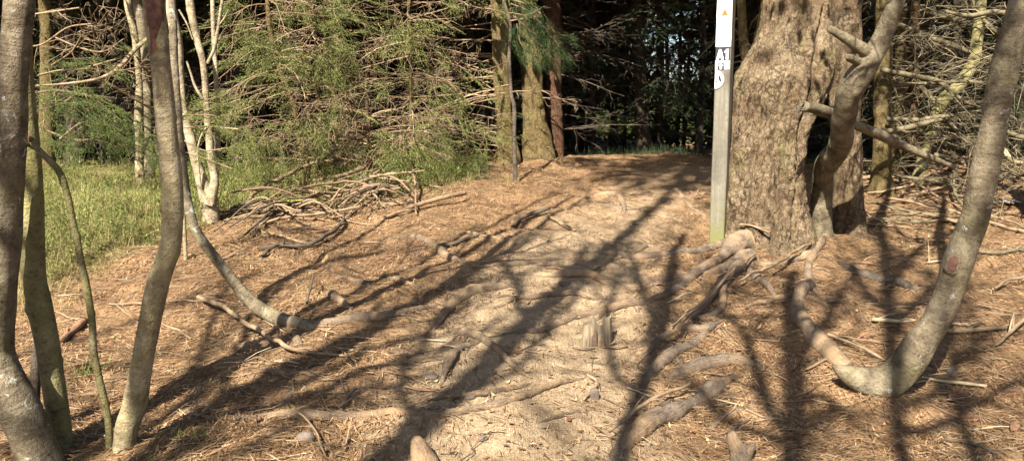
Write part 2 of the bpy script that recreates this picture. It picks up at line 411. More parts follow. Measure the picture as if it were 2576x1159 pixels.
def grow_up(q, ztop, r_end, seed, wob=.18):
    """carry a traced stem on above the frame"""
    R = rng(seed); a, b = q[-1], q[-2]; d = (a - b)[:3]; d /= np.linalg.norm(d)
    out = [list(r) for r in q]; p = a[:3].copy(); n = 6; r0 = a[3]
    h = (ztop - p[2]) / n
    for i in range(n):
        d = d * .75 + np.array([R.normal(0, wob), R.normal(0, wob), 1.0]) * .25 * 1.2; d /= np.linalg.norm(d)
        p = p + d * h / max(d[2], .4); out.append([*p, r0 + (r_end - r0) * (i + 1) / n])
    return np.array(out)
def limb(T, p, d, L, r, depth, R, up=.15, sides=5, kids=5):
    n = 6; pts = [p]; dd = d / np.linalg.norm(d)
    for i in range(n):
        dd = dd + R.normal(0, .16, 3) + np.array([0, 0, up * .3]); dd /= np.linalg.norm(dd); pts.append(pts[-1] + dd * L / n)
    pts = np.array(pts); T.add(pts, np.linspace(r, r * .3, n + 1), sides)
    if depth > 0:
        for k in range(kids):
            f = R.uniform(.25, 1.0); q = pts[min(int(f * n), n)]
            nd = dd + R.normal(0, .75, 3); nd /= np.linalg.norm(nd)
            limb(T, q, nd, L * R.uniform(.35, .6), r * .5, depth - 1, R, up, max(3, sides - 1), kids)
def bare_crown(parent, q, z0, seed, n=5, L=1.4, mat=None, depth=1, kids=4, outward=(-.15, -.2)):
    R = rng(seed); T = Tubes(); e = even(q, .05); e = e[e[:, 2] > z0]
    if len(e) < 3: return
    for i in range(n):
        s = e[int(R.uniform(0, .98) * len(e))]; az = R.uniform(0, 2 * math.pi)
        d = np.array([math.cos(az) + outward[0], math.sin(az) + outward[1], R.uniform(.3, 1.1)])
        limb(T, s[:3], d, L * R.uniform(.6, 1.2), s[3] * .55, depth, R, kids=kids)
    tmesh('crown', T, mat or BARK_GREY, parent)

# spruce sprays -------------------------------------------------------
def spray_proto(seed, L=.30, nside=9, nl=.018, nw=.0035, per=130):
    """a flat spruce twig along +X with side twigs and needles"""
    R = rng(seed); V = []; T = []
    def needles(a, b):
        ln = np.linalg.norm(b - a); n = max(3, int(ln * per)); ax = (b - a) / ln
        for i in range(n):
            p = a + (b - a) * (i + .5) / n
            nd = ax * R.uniform(.5, 1.1) + R.normal(0, .6, 3) * np.array([1, 1, .55]); nd /= np.linalg.norm(nd)
            w = np.cross(nd, R.normal(0, 1, 3)); w /= np.linalg.norm(w) + 1e-6
            k = len(V); V.extend([p - w * nw * .5, p + w * nw * .5, p + nd * nl * R.uniform(.8, 1.3)]); T.append((k, k + 1, k + 2))
        w = np.array([0, 0, .0022]); k = len(V); V.extend([a - w, a + w, b]); T.append((k, k + 1, k + 2))
    tip = np.array([L, 0, -.12 * L]); o = np.zeros(3); needles(o, tip)
    for i in range(nside):
        f = .12 + .8 * i / nside; s = 1 if i % 2 else -1
        a = tip * f; l = L * (.5 - .38 * f) * R.uniform(.8, 1.2)
        needles(a, a + np.array([l * .65, s * l * .75, -l * R.uniform(.05, .35)]))
    return np.array(V), np.array(T)
SPRAY = [spray_proto(i, .32, 11, .021, .0055, 105) for i in range(5)]
SPRAY_BIG = [spray_proto(20 + i, .42, 11, .028, .007, 60) for i in range(3)]
class Sprays:
    def __init__(s, protos=None): s.p = protos or SPRAY; s.l = [[] for _ in s.p]; s.c = 0
    def add(s, pos, d, size=1.0, R=None, droop=.0):
        d = np.array(d, float); d[2] -= droop; d /= np.linalg.norm(d) + 1e-9
        up = np.array([0, 0, 1.0]) + (R.normal(0, .35, 3) if R is not None else 0)
        y = np.cross(up, d); y /= np.linalg.norm(y) + 1e-9; z = np.cross(d, y)
        s.l[s.c % len(s.p)].append((np.asarray(pos, float), np.stack([d, y, z]) * size)); s.c += 1
    def build(s, name, mat, parent):
        VS, TS, off = [], [], 0
        for (v, t), L in zip(s.p, s.l):
            if not L: continue
            M = np.stack([m for p, m in L]); O = np.stack([p for p, m in L])
            w = np.einsum('vi,mij->mvj', v, M) + O[:, None]
            VS.append(w.reshape(-1, 3)); TS.append((t[None] + (off + np.arange(len(L)) * len(v))[:, None, None]).reshape(-1, 3)); off += len(L) * len(v)
        if not VS: return None
        return mesh(name, np.concatenate(VS), None, np.concatenate(TS), mat, parent, smooth=False)

def dead_branch(T, p, d, L, r, R, droop=.25, ntw=9, sub=3, S_=None, green=0.0, gsize=1.0, wild=.1, tw=.3):
    """a drooping dead spruce branch with hair-like side twigs"""
    n = 7; pts = [np.asarray(p, float)]; dd = np.array(d, float); dd /= np.linalg.norm(dd)
    for i in range(n - 1):
        dd = dd + R.normal(0, wild, 3) + np.array([0, 0, -droop * (.45 - .9 * i / n)]); dd /= np.linalg.norm(dd)
        pts.append(pts[-1] + dd * L / (n - 1))
    pts = np.array(pts); T.add(pts, np.linspace(r, max(r * .22, .0012), n), 5)
    for k in range(ntw):
        f = R.uniform(.12, 1.0); x = f * (n - 1); i = min(int(x), n - 2); a = pts[i] + (pts[i + 1] - pts[i]) * (x - i)
        ax = pts[i + 1] - pts[i]; ax /= np.linalg.norm(ax) + 1e-9
        side = np.cross(ax, [0, 0, 1.0]); side /= np.linalg.norm(side) + 1e-9
        sd = ax * .7 + side * R.choice([-1, 1]) * R.uniform(.4, 1.0) + np.array([0, 0, R.normal(-.15, .35)]); sd /= np.linalg.norm(sd)
        l = L * tw * (1.15 - .6 * f) * R.uniform(.5, 1.3); q = [a]; e = sd
        for j in range(4):
            e = e + R.normal(0, .16, 3) + np.array([0, 0, -.10]); e /= np.linalg.norm(e); q.append(q[-1] + e * l / 4)
        q = np.array(q); T.add(q, np.linspace(max(r * .4, .0032), .0018, 5), 3)
        cl = vn(np.array([q[2] * 2.3]), 91)[0]; gr_ = green * (2.0 if cl > .12 else .05)
        for j in range(sub if cl > -.25 else 0):
            b = q[R.integers(1, 5)]; e2 = e + R.normal(0, .6, 3) + np.array([0, 0, -.25]); e2 /= np.linalg.norm(e2); l2 = l * R.uniform(.25, .6)
            m_ = b + e2 * l2 * .5 + R.normal(0, .02, 3); T.add(np.array([b, m_, b + e2 * l2 + np.array([0, 0, -.1 * l2])]), [.0024, .002, .0014], 3)
            if S_ is not None and R.random() < gr_: S_.add(m_, e2, gsize * R.uniform(.5, 1.0), R, .3)
        if S_ is not None and R.random() < gr_: S_.add(q[-2], e, gsize * R.uniform(.6, 1.2), R, .3)
    if S_ is not None and R.random() < green * 1.5: S_.add(pts[-2], dd, gsize * 1.2, R, .2)
    return pts

def crown_mesh(name, mat, parent, base, z0, z1, rad, n, seed, size=.5):
    """high living crown of a spruce: drooping sprays of narrow leaf-sized faces"""
    R = rng(seed); u = R.random(n); z = z0 + (z1 - z0) * u ** 1.3; rr = rad * (1 - (z - z0) / (z1 - z0 + .8)) * np.sqrt(R.random(n)) * (.8 + .4 * np.sin(z * 7))
    az = R.random(n) * 2 * np.pi
    c = np.stack([base[0] + rr * np.cos(az), base[1] + rr * np.sin(az), z - rr * .35], 1)
    d = np.stack([np.cos(az), np.sin(az), np.full(n, -.45)], 1) + R.normal(0, .35, (n, 3)); d /= np.linalg.norm(d, axis=1, keepdims=True)
    w = np.cross(d, R.normal(0, 1, (n, 3)) + [0, 0, 1.5]); w /= np.linalg.norm(w, axis=1, keepdims=True)
    L = size * R.uniform(.6, 1.3, n)[:, None]; W = L * .16
    V = np.stack([c - d * L * .5, c + w * W, c + d * L * .5, c - w * W], 1).reshape(-1, 3)
    Q = np.arange(4 * n).reshape(-1, 4)
    return mesh(name, V, Q, None, mat, parent, smooth=False)

# ================================================================== ROOTS (traced first: the soil banks up along them)
SPRUCE_Y = 6.92
ROOTS = [  # owner, material, points (px, py, width), label
 ('spruce', 'r', [(1868,630,52),(1845,642,42),(1814,663,30),(1708,729,24),(1639,761,20),(1549,782,19),(1474,798,19),(1405,819,22),(1336,838,20),(1257,848,18),(1209,851,14),(1170,842,10)], None),
 ('spruce', 'r', [(1890,655,28),(1868,676,26),(1800,740,20),(1740,800,16),(1690,850,12)], None),
 ('spruce', 'r', [(1886,650,30),(1884,668,28),(1888,692,25),(1920,718,22),(1947,750,16),(1965,775,10)], None),
 ('spruce', 'r', [(1840,620,26),(1812,626,24),(1780,632,20),(1720,640,20),(1655,649,18),(1575,655,18),(1506,641,16),(1443,639,10)], None),
 ('', 'r', [(1300,718,26),(1266,730,32),(1218,740,36),(1170,756,34),(1143,777,32),(1106,814,22),(1082,849,12)], 'thick grey root rising highest in the middle of the path, dark beneath its edge'),
 ('sapling', 'r', [(770,822,36),(793,825,36),(840,822,32),(899,814,30),(979,803,26),(1042,785,22),(1111,766,18),(1170,748,12)], None),
 ('', 'r', [(575,1068,44),(660,1062,42),(739,1056,38),(819,1061,32),(899,1056,30),(979,1045,26),(1058,1048,24),(1111,1050,22),(1191,1037,22),(1266,1021,22),(1336,1000,20),(1416,968,18),(1474,952,14),(1520,940,9)], 'long brown root crossing the foreground from the angular rock toward the small stump'),
 ('', 'g', [(1850,950,24),(1836,963,30),(1788,1000,42),(1708,1048,46),(1644,1080,46),(1581,1122,44),(1520,1180,44)], 'broad grey double root running diagonally down to the bottom right of the path'),
 ('', 'g', [(1640,1040,8),(1690,1010,16),(1640,1060,22),(1570,1110,22),(1500,1160,20)], 'thinner root lying against the upper side of the broad diagonal grey root'),
 ('', 'g', [(1675,962,18),(1700,950,34),(1761,936,40),(1814,922,40),(1870,922,38),(1915,932,30),(1950,940,14)], 'stout grey root bulging sideways out of the needles just above the broad diagonal root'),
 ('', 'g', [(1600,912,12),(1634,888,20),(1676,850,24),(1708,834,26),(1751,838,22),(1790,830,18),(1820,812,12)], 'grey arched root curving over like a handle between the small stump and big spruce'),
 ('', 'g', [(1805,815,14),(1751,867,24),(1697,894,26),(1644,941,24),(1610,985,16),(1600,1010,8)], 'forked grey root dropping from the arched root toward the foreground needles'),
 ('', 'p', [(1240,698,10),(1283,697,18),(1360,699,22),(1443,702,22),(1510,706,20),(1565,708,14)], 'pale worn flat root lying straight across the sunlit path above the small stump'),
 ('', 'p', [(950,606,8),(989,602,14),(1042,599,18),(1074,615,19),(1111,640,18),(1154,660,14),(1195,675,8)], 'pale bent root humped near the pine cone at the left edge of the path'),
 ('', 'p', [(940,699,8),(975,701,14),(1010,708,15),(1050,724,13),(1095,738,7)], 'short pale root half buried left of the thick high root'),
 ('', 'b', [(790,738,8),(820,745,18),(840,754,22),(867,772,18),(892,792,8)], 'stubby reddish root swelling from the needles above the curved sapling foot'),
 ('', 'b', [(835,692,7),(883,706,15),(926,722,14),(965,742,7)], 'reddish brown root between the stubby root and the short pale root'),
 ('', 'r', [(1225,858,10),(1190,872,18),(1154,889,22),(1130,925,22),(1104,979,10)], 'root bowing down in an elbow left of the path centre beneath the root crossing'),
 ('', 'r', [(1090,832,10),(1125,835,18),(1159,843,20),(1213,862,20),(1250,888,20),(1290,925,18),(1330,948,14),(1362,958,8)], 'root slanting down to the right from the dark hollow under the thick high root'),
 ('', 'r', [(850,1026,8),(875,1005,18),(899,989,20),(925,974,10)], 'short dark root hump just above the long foreground root'),
 ('', 'r', [(1540,602,7),(1575,605,13),(1602,615,16),(1640,622,14),(1690,622,7)], 'low root ridge across the path left of the marker post foot'),
 ('', 'r', [(1480,490,6),(1505,492,12),(1529,495,15),(1555,500,16),(1568,520,14),(1572,548,7)], 'knobbly root at the top of the bank in mid path'),
 ('', 'r', [(1685,472,5),(1700,482,11),(1716,502,12),(1749,532,10),(1790,560,6)], 'root running down the bank toward the marker post'),
 ('', 'r', [(1620,540,5),(1660,548,9),(1710,556,10),(1770,556,6)], 'thin level root on the shaded bank beside the marker post'),
 ('', 'r', [(1560,560,5),(1620,570,10),(1690,574,9),(1780,580,5)], 'thin root just below the level bank root beside the marker post'),
 ('', 'p', [(1430,916,6),(1470,914,12),(1517,920,14),(1555,930,12),(1585,937,6)], 'pale thin root in front of the small splintered stump'),
 ('', 'p', [(1330,1076,7),(1390,1058,14),(1443,1042,12),(1500,1030,6)], 'faint pale root barely showing in the bright soil at the bottom'),
 ('', 'b', [(575,872,18),(612,875,24),(650,872,26),(702,858,14)], 'scaly dead root end left below the curved sapling beside the slanting stick'),
 ('', 'r', [(1150,905,6),(1110,908,10),(1060,912,8),(1010,918,5)], 'thin surface root left of the elbow root'),
 ('bent', 'r', [(2074,560,22),(2074,596,20),(2053,639,24),(2036,665,20),(2032,690,20),(2037,724,24),(2018,742,36),(2005,782,36),(2016,825,42),(2048,867,46),(2078,900,46),(2108,926,44),(2135,942,40)], None),
 ('bent', 'r', [(2066,640,30),(2048,648,26),(2030,650,20),(1990,662,17),(1957,670,18),(1900,672,15),(1851,676,10)], None),
 ('bent', 'r', [(2016,752,18),(1975,754,16),(1930,764,12),(1880,772,9),(1830,778,6)], None),
 ('', 'd', [(2105,662,12),(2150,690,20),(2191,708,22),(2235,716,20),(2276,726,20),(2310,735,18),(2345,742,8)], 'dark mossy root reaching right over the shaded needles from beside the bent tree base'),
 ('spruce', 'r', [(1870,655,30),(1800,690,22),(1730,700,16),(1660,716,14),(1600,735,12),(1540,742,9)], None),
 ('spruce', 'r', [(1860,680,30),(1820,730,20),(1815,780,18),(1770,800,16),(1690,812,12),(1600,850,8)], None),
 ('', 'r', [(1560,760,8),(1480,752,12),(1400,748,14),(1330,756,14),(1260,772,10),(1200,785,6)], 'low root step across the path between the high root and the long pale spruce root'),
 ('', 'r', [(1480,660,6),(1400,655,11),(1310,668,13),(1230,672,10),(1180,668,6)], 'level root on the upper path, just above the pale worn flat root'),
 ('', 'r', [(1420,610,5),(1350,600,10),(1280,604,11),(1200,592,8),(1120,585,5)], 'level root farther up the path, left of the marker post foot'),
 ('', 'r', [(1700,600,6),(1600,640,10),(1500,680,10),(1440,690,6)], 'slanting thin root joining the upper path to the pale worn flat root'),
 ('', 'r', [(1350,960,8),(1280,985,14),(1200,1000,16),(1120,1005,12),(1050,1015,8)], 'low root just above the long foreground root, left of the path centre'),
 ('', 'g', [(1760,1110,10),(1800,1070,18),(1850,1040,20),(1920,1020,14),(1980,1015,8)], 'grey root low in the needles right of the broad diagonal root'),
 ('', 'r', [(1440,500,4),(1520,520,8),(1600,528,9),(1680,520,6)], 'thin root crossing the shaded top of the path'),
 ('', 'b', [(600,950,10),(680,940,16),(760,945,16),(830,955,10)], 'brown root half buried under needles between slanting stick and long foreground root'),
]
RM = {'r': BARK_ROOT, 'g': BARK_GROOT, 'p': BARK_ROOT, 'b': BARK_ROOT, 'd': BARK_DARK}
ROOT_Q = []
for owner, mk, pts, lab in ROOTS:
    q = even(rtrace(pts), .035); ROOT_Q.append(q)
    for x, y, z, r in q[::2]: mound(x, y, r)
# banks where trees and stumps stand
for (px, py, r, k) in ((2200, 985, .12, .4), (525, 565, .12, .5), (1500, 870, .08, .3)):
    w, _ = G(px, py); mound(w[0], w[1] + (.15 if r > .3 else 0), r, k, 2.0)
LEFTN = rng(5)

# path and green-cover regions (real colour of the soil)
PATH_PX = [(1330,1240),(1310,1100),(1320,980),(1330,880),(1360,790),(1400,710),(1440,650),(1520,580),(1600,510),(1680,450),(1720,425)]
PATH = spline(np.array([G(*p)[0] for p in PATH_PX]), 80)
GREEN_PX = [(60,740),(300,660),(430,610),(560,560),(760,520),(1000,500),(1180,460),(1240,430)]
GREEN = np.array([G(*p)[0] for p in GREEN_PX])
def path_amt(x, y):
    d = np.full(x.shape, 9.0)
    for p in PATH: d = np.minimum(d, np.hypot(x - p[0], y - p[1]))
    wd = 1.0 - .02 * y
    return (1 - sm(.25 * wd, 1.45 * wd, d)) * (1 - .4 * sm(6, 9.5, y))
def green_amt(x, y):
    yb = np.interp(x, GREEN[:, 0], GREEN[:, 1], left=GREEN[0, 1], right=99)
    return sm(-.9, .9, y - yb) * (1 - sm(-.6, .1, x))

def ground():
    def ax(d0, d1, st, lo, hi, g=1.18):
        c = list(np.arange(d0, d1, st)); s = st; v = c[-1]; up = []
        while v < hi: s *= g; v += s; up.append(v)
        s = st; v = d0; dn = []
        while v > lo: s *= g; v -= s; dn.append(v)
        return np.array(dn[::-1] + c + up)
    xs = ax(-4.2, 5.0, .025, -260, 260); ys = ax(2.8, 11.5, .025, -200, 420)
    X, Y = np.meshgrid(xs, ys); x, y = X.ravel(), Y.ravel()
    z = gz(x, y); near = (x > -7) & (x < 8) & (y > 1) & (y < 16)
    q = np.stack([x, y, 0 * x], -1); z = z + np.where(near, .006 * vn(q * 16, 21) + .003 * vn(q * 35, 22), 0)
    n, m = len(ys), len(xs); i = np.arange(n - 1)[:, None] * m; j = np.arange(m - 1)[None]
    Q = np.stack([i + j, i + j + 1, i + m + j + 1, i + m + j], -1).reshape(-1, 4)
    pa = np.zeros(len(x)); ga = np.zeros(len(x)); b = (np.abs(x) < 14) & (y > 0) & (y < 26)
    pa[b] = path_amt(x[b], y[b]); ga[b] = green_amt(x[b], y[b])
    ga[y > 42] = 1
    o = mesh('ground', np.stack([x, y, z], -1), Q, None, GROUND, attrs={'path': pa, 'green': ga})
    o['kind'] = 'structure'
ground()

def root_mesh(q, mat, parent, name, seed, joined=False):
    q = q.copy(); n = len(q)
    q[:, 3] *= 1 + .22 * vn(np.stack([np.arange(n) * .17, np.full(n, seed), 0 * q[:, 0]], -1), 4)
    q[:, 2] = gz(q[:, 0], q[:, 1]) + q[:, 3] * .24 + q[:, 3] * .24 * vn(np.stack([np.arange(n) * .11, np.full(n, seed), 0 * q[:, 0]], -1), 6) + .012 * vn(np.stack([q[:, 0] * 4, q[:, 1] * 4, 0 * q[:, 0]], -1), seed)
    fl = np.minimum(np.arange(n), np.arange(n)[::-1]) / max(6.0, n * .22); tp = np.clip(1 - fl, 0, 1)
    if joined == 'start': tp[:n // 2] = 0
    elif joined: tp[n // 2:] = 0
    q[:, 2] -= tp ** 1.5 * q[:, 3] * 1.0; q[:, 3] *= 1 - .45 * tp
    T = Tubes(); R = rng(seed + 7)
    if n > 12:
        for _ in range(int(n * .035 / .35) + 1):
            i0 = int(R.uniform(.1, .9) * n); d = q[min(i0 + 2, n - 1), :2] - q[max(i0 - 2, 0), :2]; d /= np.linalg.norm(d) + 1e-9
            a = R.choice([-1, 1]) * R.uniform(.5, 1.1); d = np.array([d[0] * math.cos(a) - d[1] * math.sin(a), d[0] * math.sin(a) + d[1] * math.cos(a)]); l = R.uniform(.12, .4); r0 = q[i0, 3] * R.uniform(.3, .5); b = [[q[i0, 0], q[i0, 1], q[i0, 2], r0]]
            for c in range(1, 9):
                a = R.normal(0, .25); d = np.array([d[0] * math.cos(a) - d[1] * math.sin(a), d[0] * math.sin(a) + d[1] * math.cos(a)]); x_, y_ = b[-1][0] + d[0] * l / 8, b[-1][1] + d[1] * l / 8
                b.append([x_, y_, float(gz(x_, y_)) + r0 * (.3 - .12 * c), r0 * (1 - .09 * c)])
            b = even(np.array(b), .02); T.add(b[:, :3], b[:, 3], 8)
    q = even(q, .018); T.add(q[:, :3], np.maximum(q[:, 3], .002), 20, True)
    V, Q, Tr, A = T.arrays(.30, 13.0, seed)
    return mesh(name, V, Q, Tr, mat, parent, attrs={'tl': A, 'an': np.concatenate(T.an)})
ROOT_FOR = {}
for i, ((owner, mk, pts, lab), q) in enumerate(zip(ROOTS, ROOT_Q)):
    if owner: ROOT_FOR.setdefault(owner, []).append((q, RM[mk])); continue
    tag(root_mesh(q, RM[mk], None, 'tree_root', 50 + i), lab, 'root', 'roots across the path')

# ================================================================== THE BIG SPRUCE
def big_spruce():
    rows = [(-260,1962,2100),(-120,1950,2095),(0,1934,2093),(50,1927,2096),(100,1911,2100),(140,1890,2103),(175,1866,2104),(200,1853,2100),(240,1847,2085),(300,1844,2052),(350,1838,2038),(400,1831,2032),
            (450,1827,2032),(500,1822,2034),(540,1818,2040),(575,1810,2050),(610,1794,2062),(640,1772,2078),(675,1742,2100),(720,1705,2125)]
    base, _ = P(1930, 650, SPRUCE_Y)
    t = thing('spruce_tree', (base[0], base[1], float(gz(base[0], base[1]))), 'massive old spruce with thick flaky bark and a flared base right behind the marker post', 'tree')
    L = []
    for py, a, b in rows:
        c, d = P((a + b) / 2, py, SPRUCE_Y); L.append([c[0], c[2], (b - a) / 2 * d / F])
    L = np.array(L); o = np.argsort(L[:, 1]); L = L[o]
    zz = np.arange(L[0, 1] - .1, L[-1, 1], .012); xs = np.interp(zz, L[:, 1], L[:, 0]); rs = np.interp(zz, L[:, 1], L[:, 2])
    k = np.ones(9) / 9; xs = np.convolve(np.pad(xs, 4, 'edge'), k, 'valid'); rs = np.convolve(np.pad(rs, 4, 'edge'), k, 'valid')
    n = 220; a = np.arange(n) * 2 * np.pi / n
    A, Z = np.meshgrid(a, zz); Xc = xs[:, None]; R = rs[:, None]
    zr = (Z - zz[0]) / (zz[-1] - zz[0])
    flare = np.clip(1 - zr * 2.2, 0, 1) ** 2
    tw = A + .5 * zr
    prof = 1 + (.05 + .10 * flare) * np.cos(3 * tw + 1.0) + (.03 + .06 * flare) * np.cos(5 * tw + 2.2) + .04 * np.cos(2 * tw)
    px_, py_ = np.cos(A), np.sin(A)
    q = np.stack([px_ * 1.2, py_ * 1.2, Z * .6 + A * 0], -1)
    rad = R * prof * (1 + .10 * fbm(q * 1.6, 31, 3))
    pos = np.stack([Xc + rad * px_, SPRUCE_Y + .12 + rad * py_ * .92, Z], -1)
    d = pos * np.array([1, 1, .55])
    flake = np.abs(vn(d * 26, 41)) * .6 + np.abs(vn(d * 48 + 9, 43)) * .4
    rad = rad + .026 * (flake - .35) + .030 * fbm(d * np.array([9, 9, 5]), 47, 4) - .022 * np.clip(.25 - np.abs(vn(d * np.array([7, 7, 2.2]) + 3, 53)), 0, .25) * 4
    groove = np.exp(-((np.abs(((tw - 4.25 + .25 * np.sin(Z * 3)) + np.pi) % (2 * np.pi) - np.pi)) / .10) ** 2) * (1 - sm(.45, .62, zr))
    groove2 = np.exp(-((np.abs(((A - 5.35 + .12 * np.sin(Z * 4)) + np.pi) % (2 * np.pi) - np.pi)) / .09) ** 2) * (1 - sm(.7, .85, zr))
    rad = rad - .06 * groove - .07 * groove2
    lo = (rad * px_).min(1); hi = (rad * px_).max(1); kk = np.ones(25) / 25
    lo = np.convolve(np.pad(lo, 12, 'edge'), kk, 'valid'); hi = np.convolve(np.pad(hi, 12, 'edge'), kk, 'valid')
    sc = (2 * rs / (hi - lo))[:, None]; Xc = (xs - sc[:, 0] * (hi + lo) / 2)[:, None]; rad = rad * sc
    V = np.stack([Xc + rad * px_, SPRUCE_Y + .12 + rad * py_ * .92, Z], -1).reshape(-1, 3)
    m = len(zz); i = np.arange(m - 1)[:, None] * n; j = np.arange(n)[None]; j2 = (j + 1) % n
    Q = np.stack([i + j, i + j2, i + n + j2, i + n + j], -1).reshape(-1, 4)
    mesh('trunk', V, Q, None, BARK_SPRUCE, t)
    # the second stem grown against its right side
    q = trace([(2120,720,120),(2125,640,110),(2132,560,88),(2138,480,74),(2132,400,70),(2122,300,76),(2124,200,82),(2128,100,78),(2126,0,74),(2124,-150,72),(2120,-330,66)], SPRUCE_Y + .62)
    trunk_mesh('second_stem', q, BARK_SPRUCE, t, 48, .025, .14, 7, 5)
    # stem higher up, beyond the frame
    top = P(2030, -250, SPRUCE_Y)[0]
    qq = np.array([[top[0], SPRUCE_Y + .12, L[-1, 1] - .06, L[-1, 2]], [top[0] - .05, SPRUCE_Y + .15, 7, .22], [top[0] - .05, SPRUCE_Y + .2, 12, .13], [top[0], SPRUCE_Y + .2, 17, .02]])
    trunk_mesh('leader', qq, BARK_SPRUCE, t, 20, .2, .06, 5, 6)
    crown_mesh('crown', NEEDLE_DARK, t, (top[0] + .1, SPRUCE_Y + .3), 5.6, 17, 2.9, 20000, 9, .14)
    for i, (q, mt) in enumerate(ROOT_FOR['spruce']): root_mesh(q, BARK_GROOT, t, 'root', 11 + i, 'start')
    # broken branch stub with splintered end
    T = Tubes(); q = trace([(2105,282,26),(2075,280,30),(2045,272,28),(2022,268,26)], (6.62, 6.30)); T.add(even(q, .02)[:, :3], even(q, .02)[:, 3], 12, True)
    st = tmesh('branch_stub', T, BARK_LIMB, t, .15, 14, 3)
    T = Tubes(); R = rng(8); e = q[-1]
    for k in range(16):
        a = R.uniform(0, 6.28); p = e[:3] + np.array([R.normal(0, .022), R.normal(0, .02), R.normal(0, .022)])
        T.add([p, p + np.array([-R.uniform(.02, .08), -.02 + R.normal(0, .02), R.normal(-.01, .03)])], [.007, .002], 4)
    tmesh('splinters', T, TWIG_DARK, st)
    # moss clump at the foot between the two stems
    return t
BIG = big_spruce()

# ================================================================== NEAR TREES ON THE LEFT
def traced_tree(name, label, pts, Y, mat, base_px, seed, sides=20, lump=.07, ztop=6.5, r_top=.02, crown=True, cz=2.6, step=.025, group=None, n=5, L=1.3, sink=True):
    q = trace(pts, Y)
    if q[0, 2] > q[-1, 2]: q = q[::-1]
    b = q[0]
    z = float(gz(b[0], b[1])); 
    if sink and b[2] > z - .05: q = np.vstack([[b[0] + (b[0] - q[1, 0]) * .3, b[1], z - .08, b[3] * 1.1], q])
    if ztop: q = grow_up(q, ztop, r_top, seed)
    t = thing(name, (b[0], b[1], z), label, 'tree', group)
    trunk_mesh('trunk', q, mat, t, sides, step, lump, 9, seed)
    if crown and ztop: bare_crown(t, q, cz, seed + 1, n=n, L=L, mat=mat)
    return t, q
t1, q1 = traced_tree('broadleaf_tree', 'grey lichen-spotted trunk at the left edge, its foot swept to the right',
    [(52,-140,66),(48,0,70),(40,100,70),(31,200,72),(22,400,76),(10,580,82),(-6,702,84),(-16,862,88),(-6,915,90),(20,968,93),(48,1021,95),(72,1075,95),(95,1128,96),(128,1200,100),(150,1260,112)], 3.25, BARK_GREY, None, 1, 28, .06, n=3)
t2, q2 = traced_tree('broadleaf_tree', 'mossy yellow-green trunk standing just behind the leftmost lichen-spotted trunk',
    [(40,-140,36),(50,0,40),(60,200,44),(74,350,46),(80,480,52),(81,580,56),(87,702,56),(98,756,58),(118,862,56),(134,968,55),(149,1075,54),(164,1159,56),(176,1215,64)], 3.45, BARK_OLIVE, None, 2, 24, .06, n=2)
# thin stem with a broken top
qb = trace([(62,338,17),(75,348,17),(95,375,16),(135,415,16),(155,445,16),(172,500,16),(182,550,16),(188,580,17),(191,591,22),(195,608,17),(202,649,16),(218,729,17),(231,809,17),(236,883,18),(250,952,19),(266,1021,19),(274,1075,18),(276,1159,19),(277,1200,20)], 3.4)
tb = thing('young_tree', (qb[-1, 0], qb[-1, 1], float(gz(qb[-1, 0], qb[-1, 1]))), 'thin crooked stem snapped off with a raw orange tip, beside the mossy trunk', 'tree')
qq = qb[::-1].copy(); qq = np.vstack([qq[0] + [0, 0, -.12, 0], qq])
trunk_mesh('trunk', qq, BARK_OLIVE, tb, 14, .02, .10, 14, 3)
T = Tubes(); R = rng(4); e = trace([(80,352,15),(58,336,15),(38,330,10),(20,318,3)], 3.39); T.add(even(e, .01)[:, :3], even(e, .01)[:, 3], 8, True)
e2 = trace([(66,345,9),(46,347,7),(30,342,2)], 3.38); T.add(even(e2, .01)[:, :3], even(e2, .01)[:, 3], 6)
tmesh('broken_tip', T, TWIG_RED, tb, .25, 30)
# dead stub
qs = trace([(93,846,8),(90,870,16),(88,940,24),(86,1000,27),(86,1060,29)], 3.62); qs = qs[::-1]
o = trunk_mesh('dead_stub', np.vstack([qs[0] + [0, 0, -.15, 0], qs]), BARK_DARK, None, 16, .02, .14, 14, 6)
tag(o, 'short dark pointed dead stub between the two leftmost trunks', 'stump')
t5, q5 = traced_tree('broadleaf_tree', 'smooth grey-tan trunk kinked at knee height, with a raw red scar near the top',
    [(380,-160,54),(386,0,54),(396,100,52),(407,200,50),(415,300,52),(426,400,52),(432,459,53),(435,530,53),(434,560,52),(428,623,53),(402,702,55),(389,756,56),(379,809,55),(358,915,55),(336,1021,60),(318,1075,58),(306,1150,56),(298,1200,66)], 3.4, BARK_TAN, None, 5, 28, .045)
def scar_sheet(name, tree, c, ru, rv, mat, seed, lift=.003):
    """raw wood following the trunk's own surface round point c"""
    tr = [o for o in tree.children if o.name.startswith('trunk')][0]; me = tr.data; org = np.array(tree.location)
    V = np.array([v.co[:] for v in me.vertices]) + org; N = np.array([v.normal[:] for v in me.vertices]); F_ = [tuple(p.vertices) for p in me.polygons if len(p.vertices) == 4]
    C = np.array([V[list(f)].mean(0) for f in F_]); n = np.array([N[list(f)].mean(0) for f in F_])
    d = np.sqrt(((C[:, 0] - c[0]) / ru) ** 2 + ((C[:, 2] - c[2]) / rv) ** 2) + .35 * vn(C * 22, seed)
    k = np.nonzero((d < 1) & (n[:, 1] < -.05))[0]; ids = sorted({v for f in k for v in F_[f]}); m_ = {v: i for i, v in enumerate(ids)}
    cnt = {}
    for f in k:
        for v in F_[f]: cnt[v] = cnt.get(v, 0) + 1
    L = np.array([lift if cnt[v] >= 4 else -.001 for v in ids])[:, None]
    W = V[ids] + N[ids] * L + N[ids] * (.003 * vn(V[ids] * 60, seed + 1))[:, None] * (L > 0)
    return mesh(name, W, np.array([[m_[v] for v in F_[f]] for f in k]), None, mat, tree)
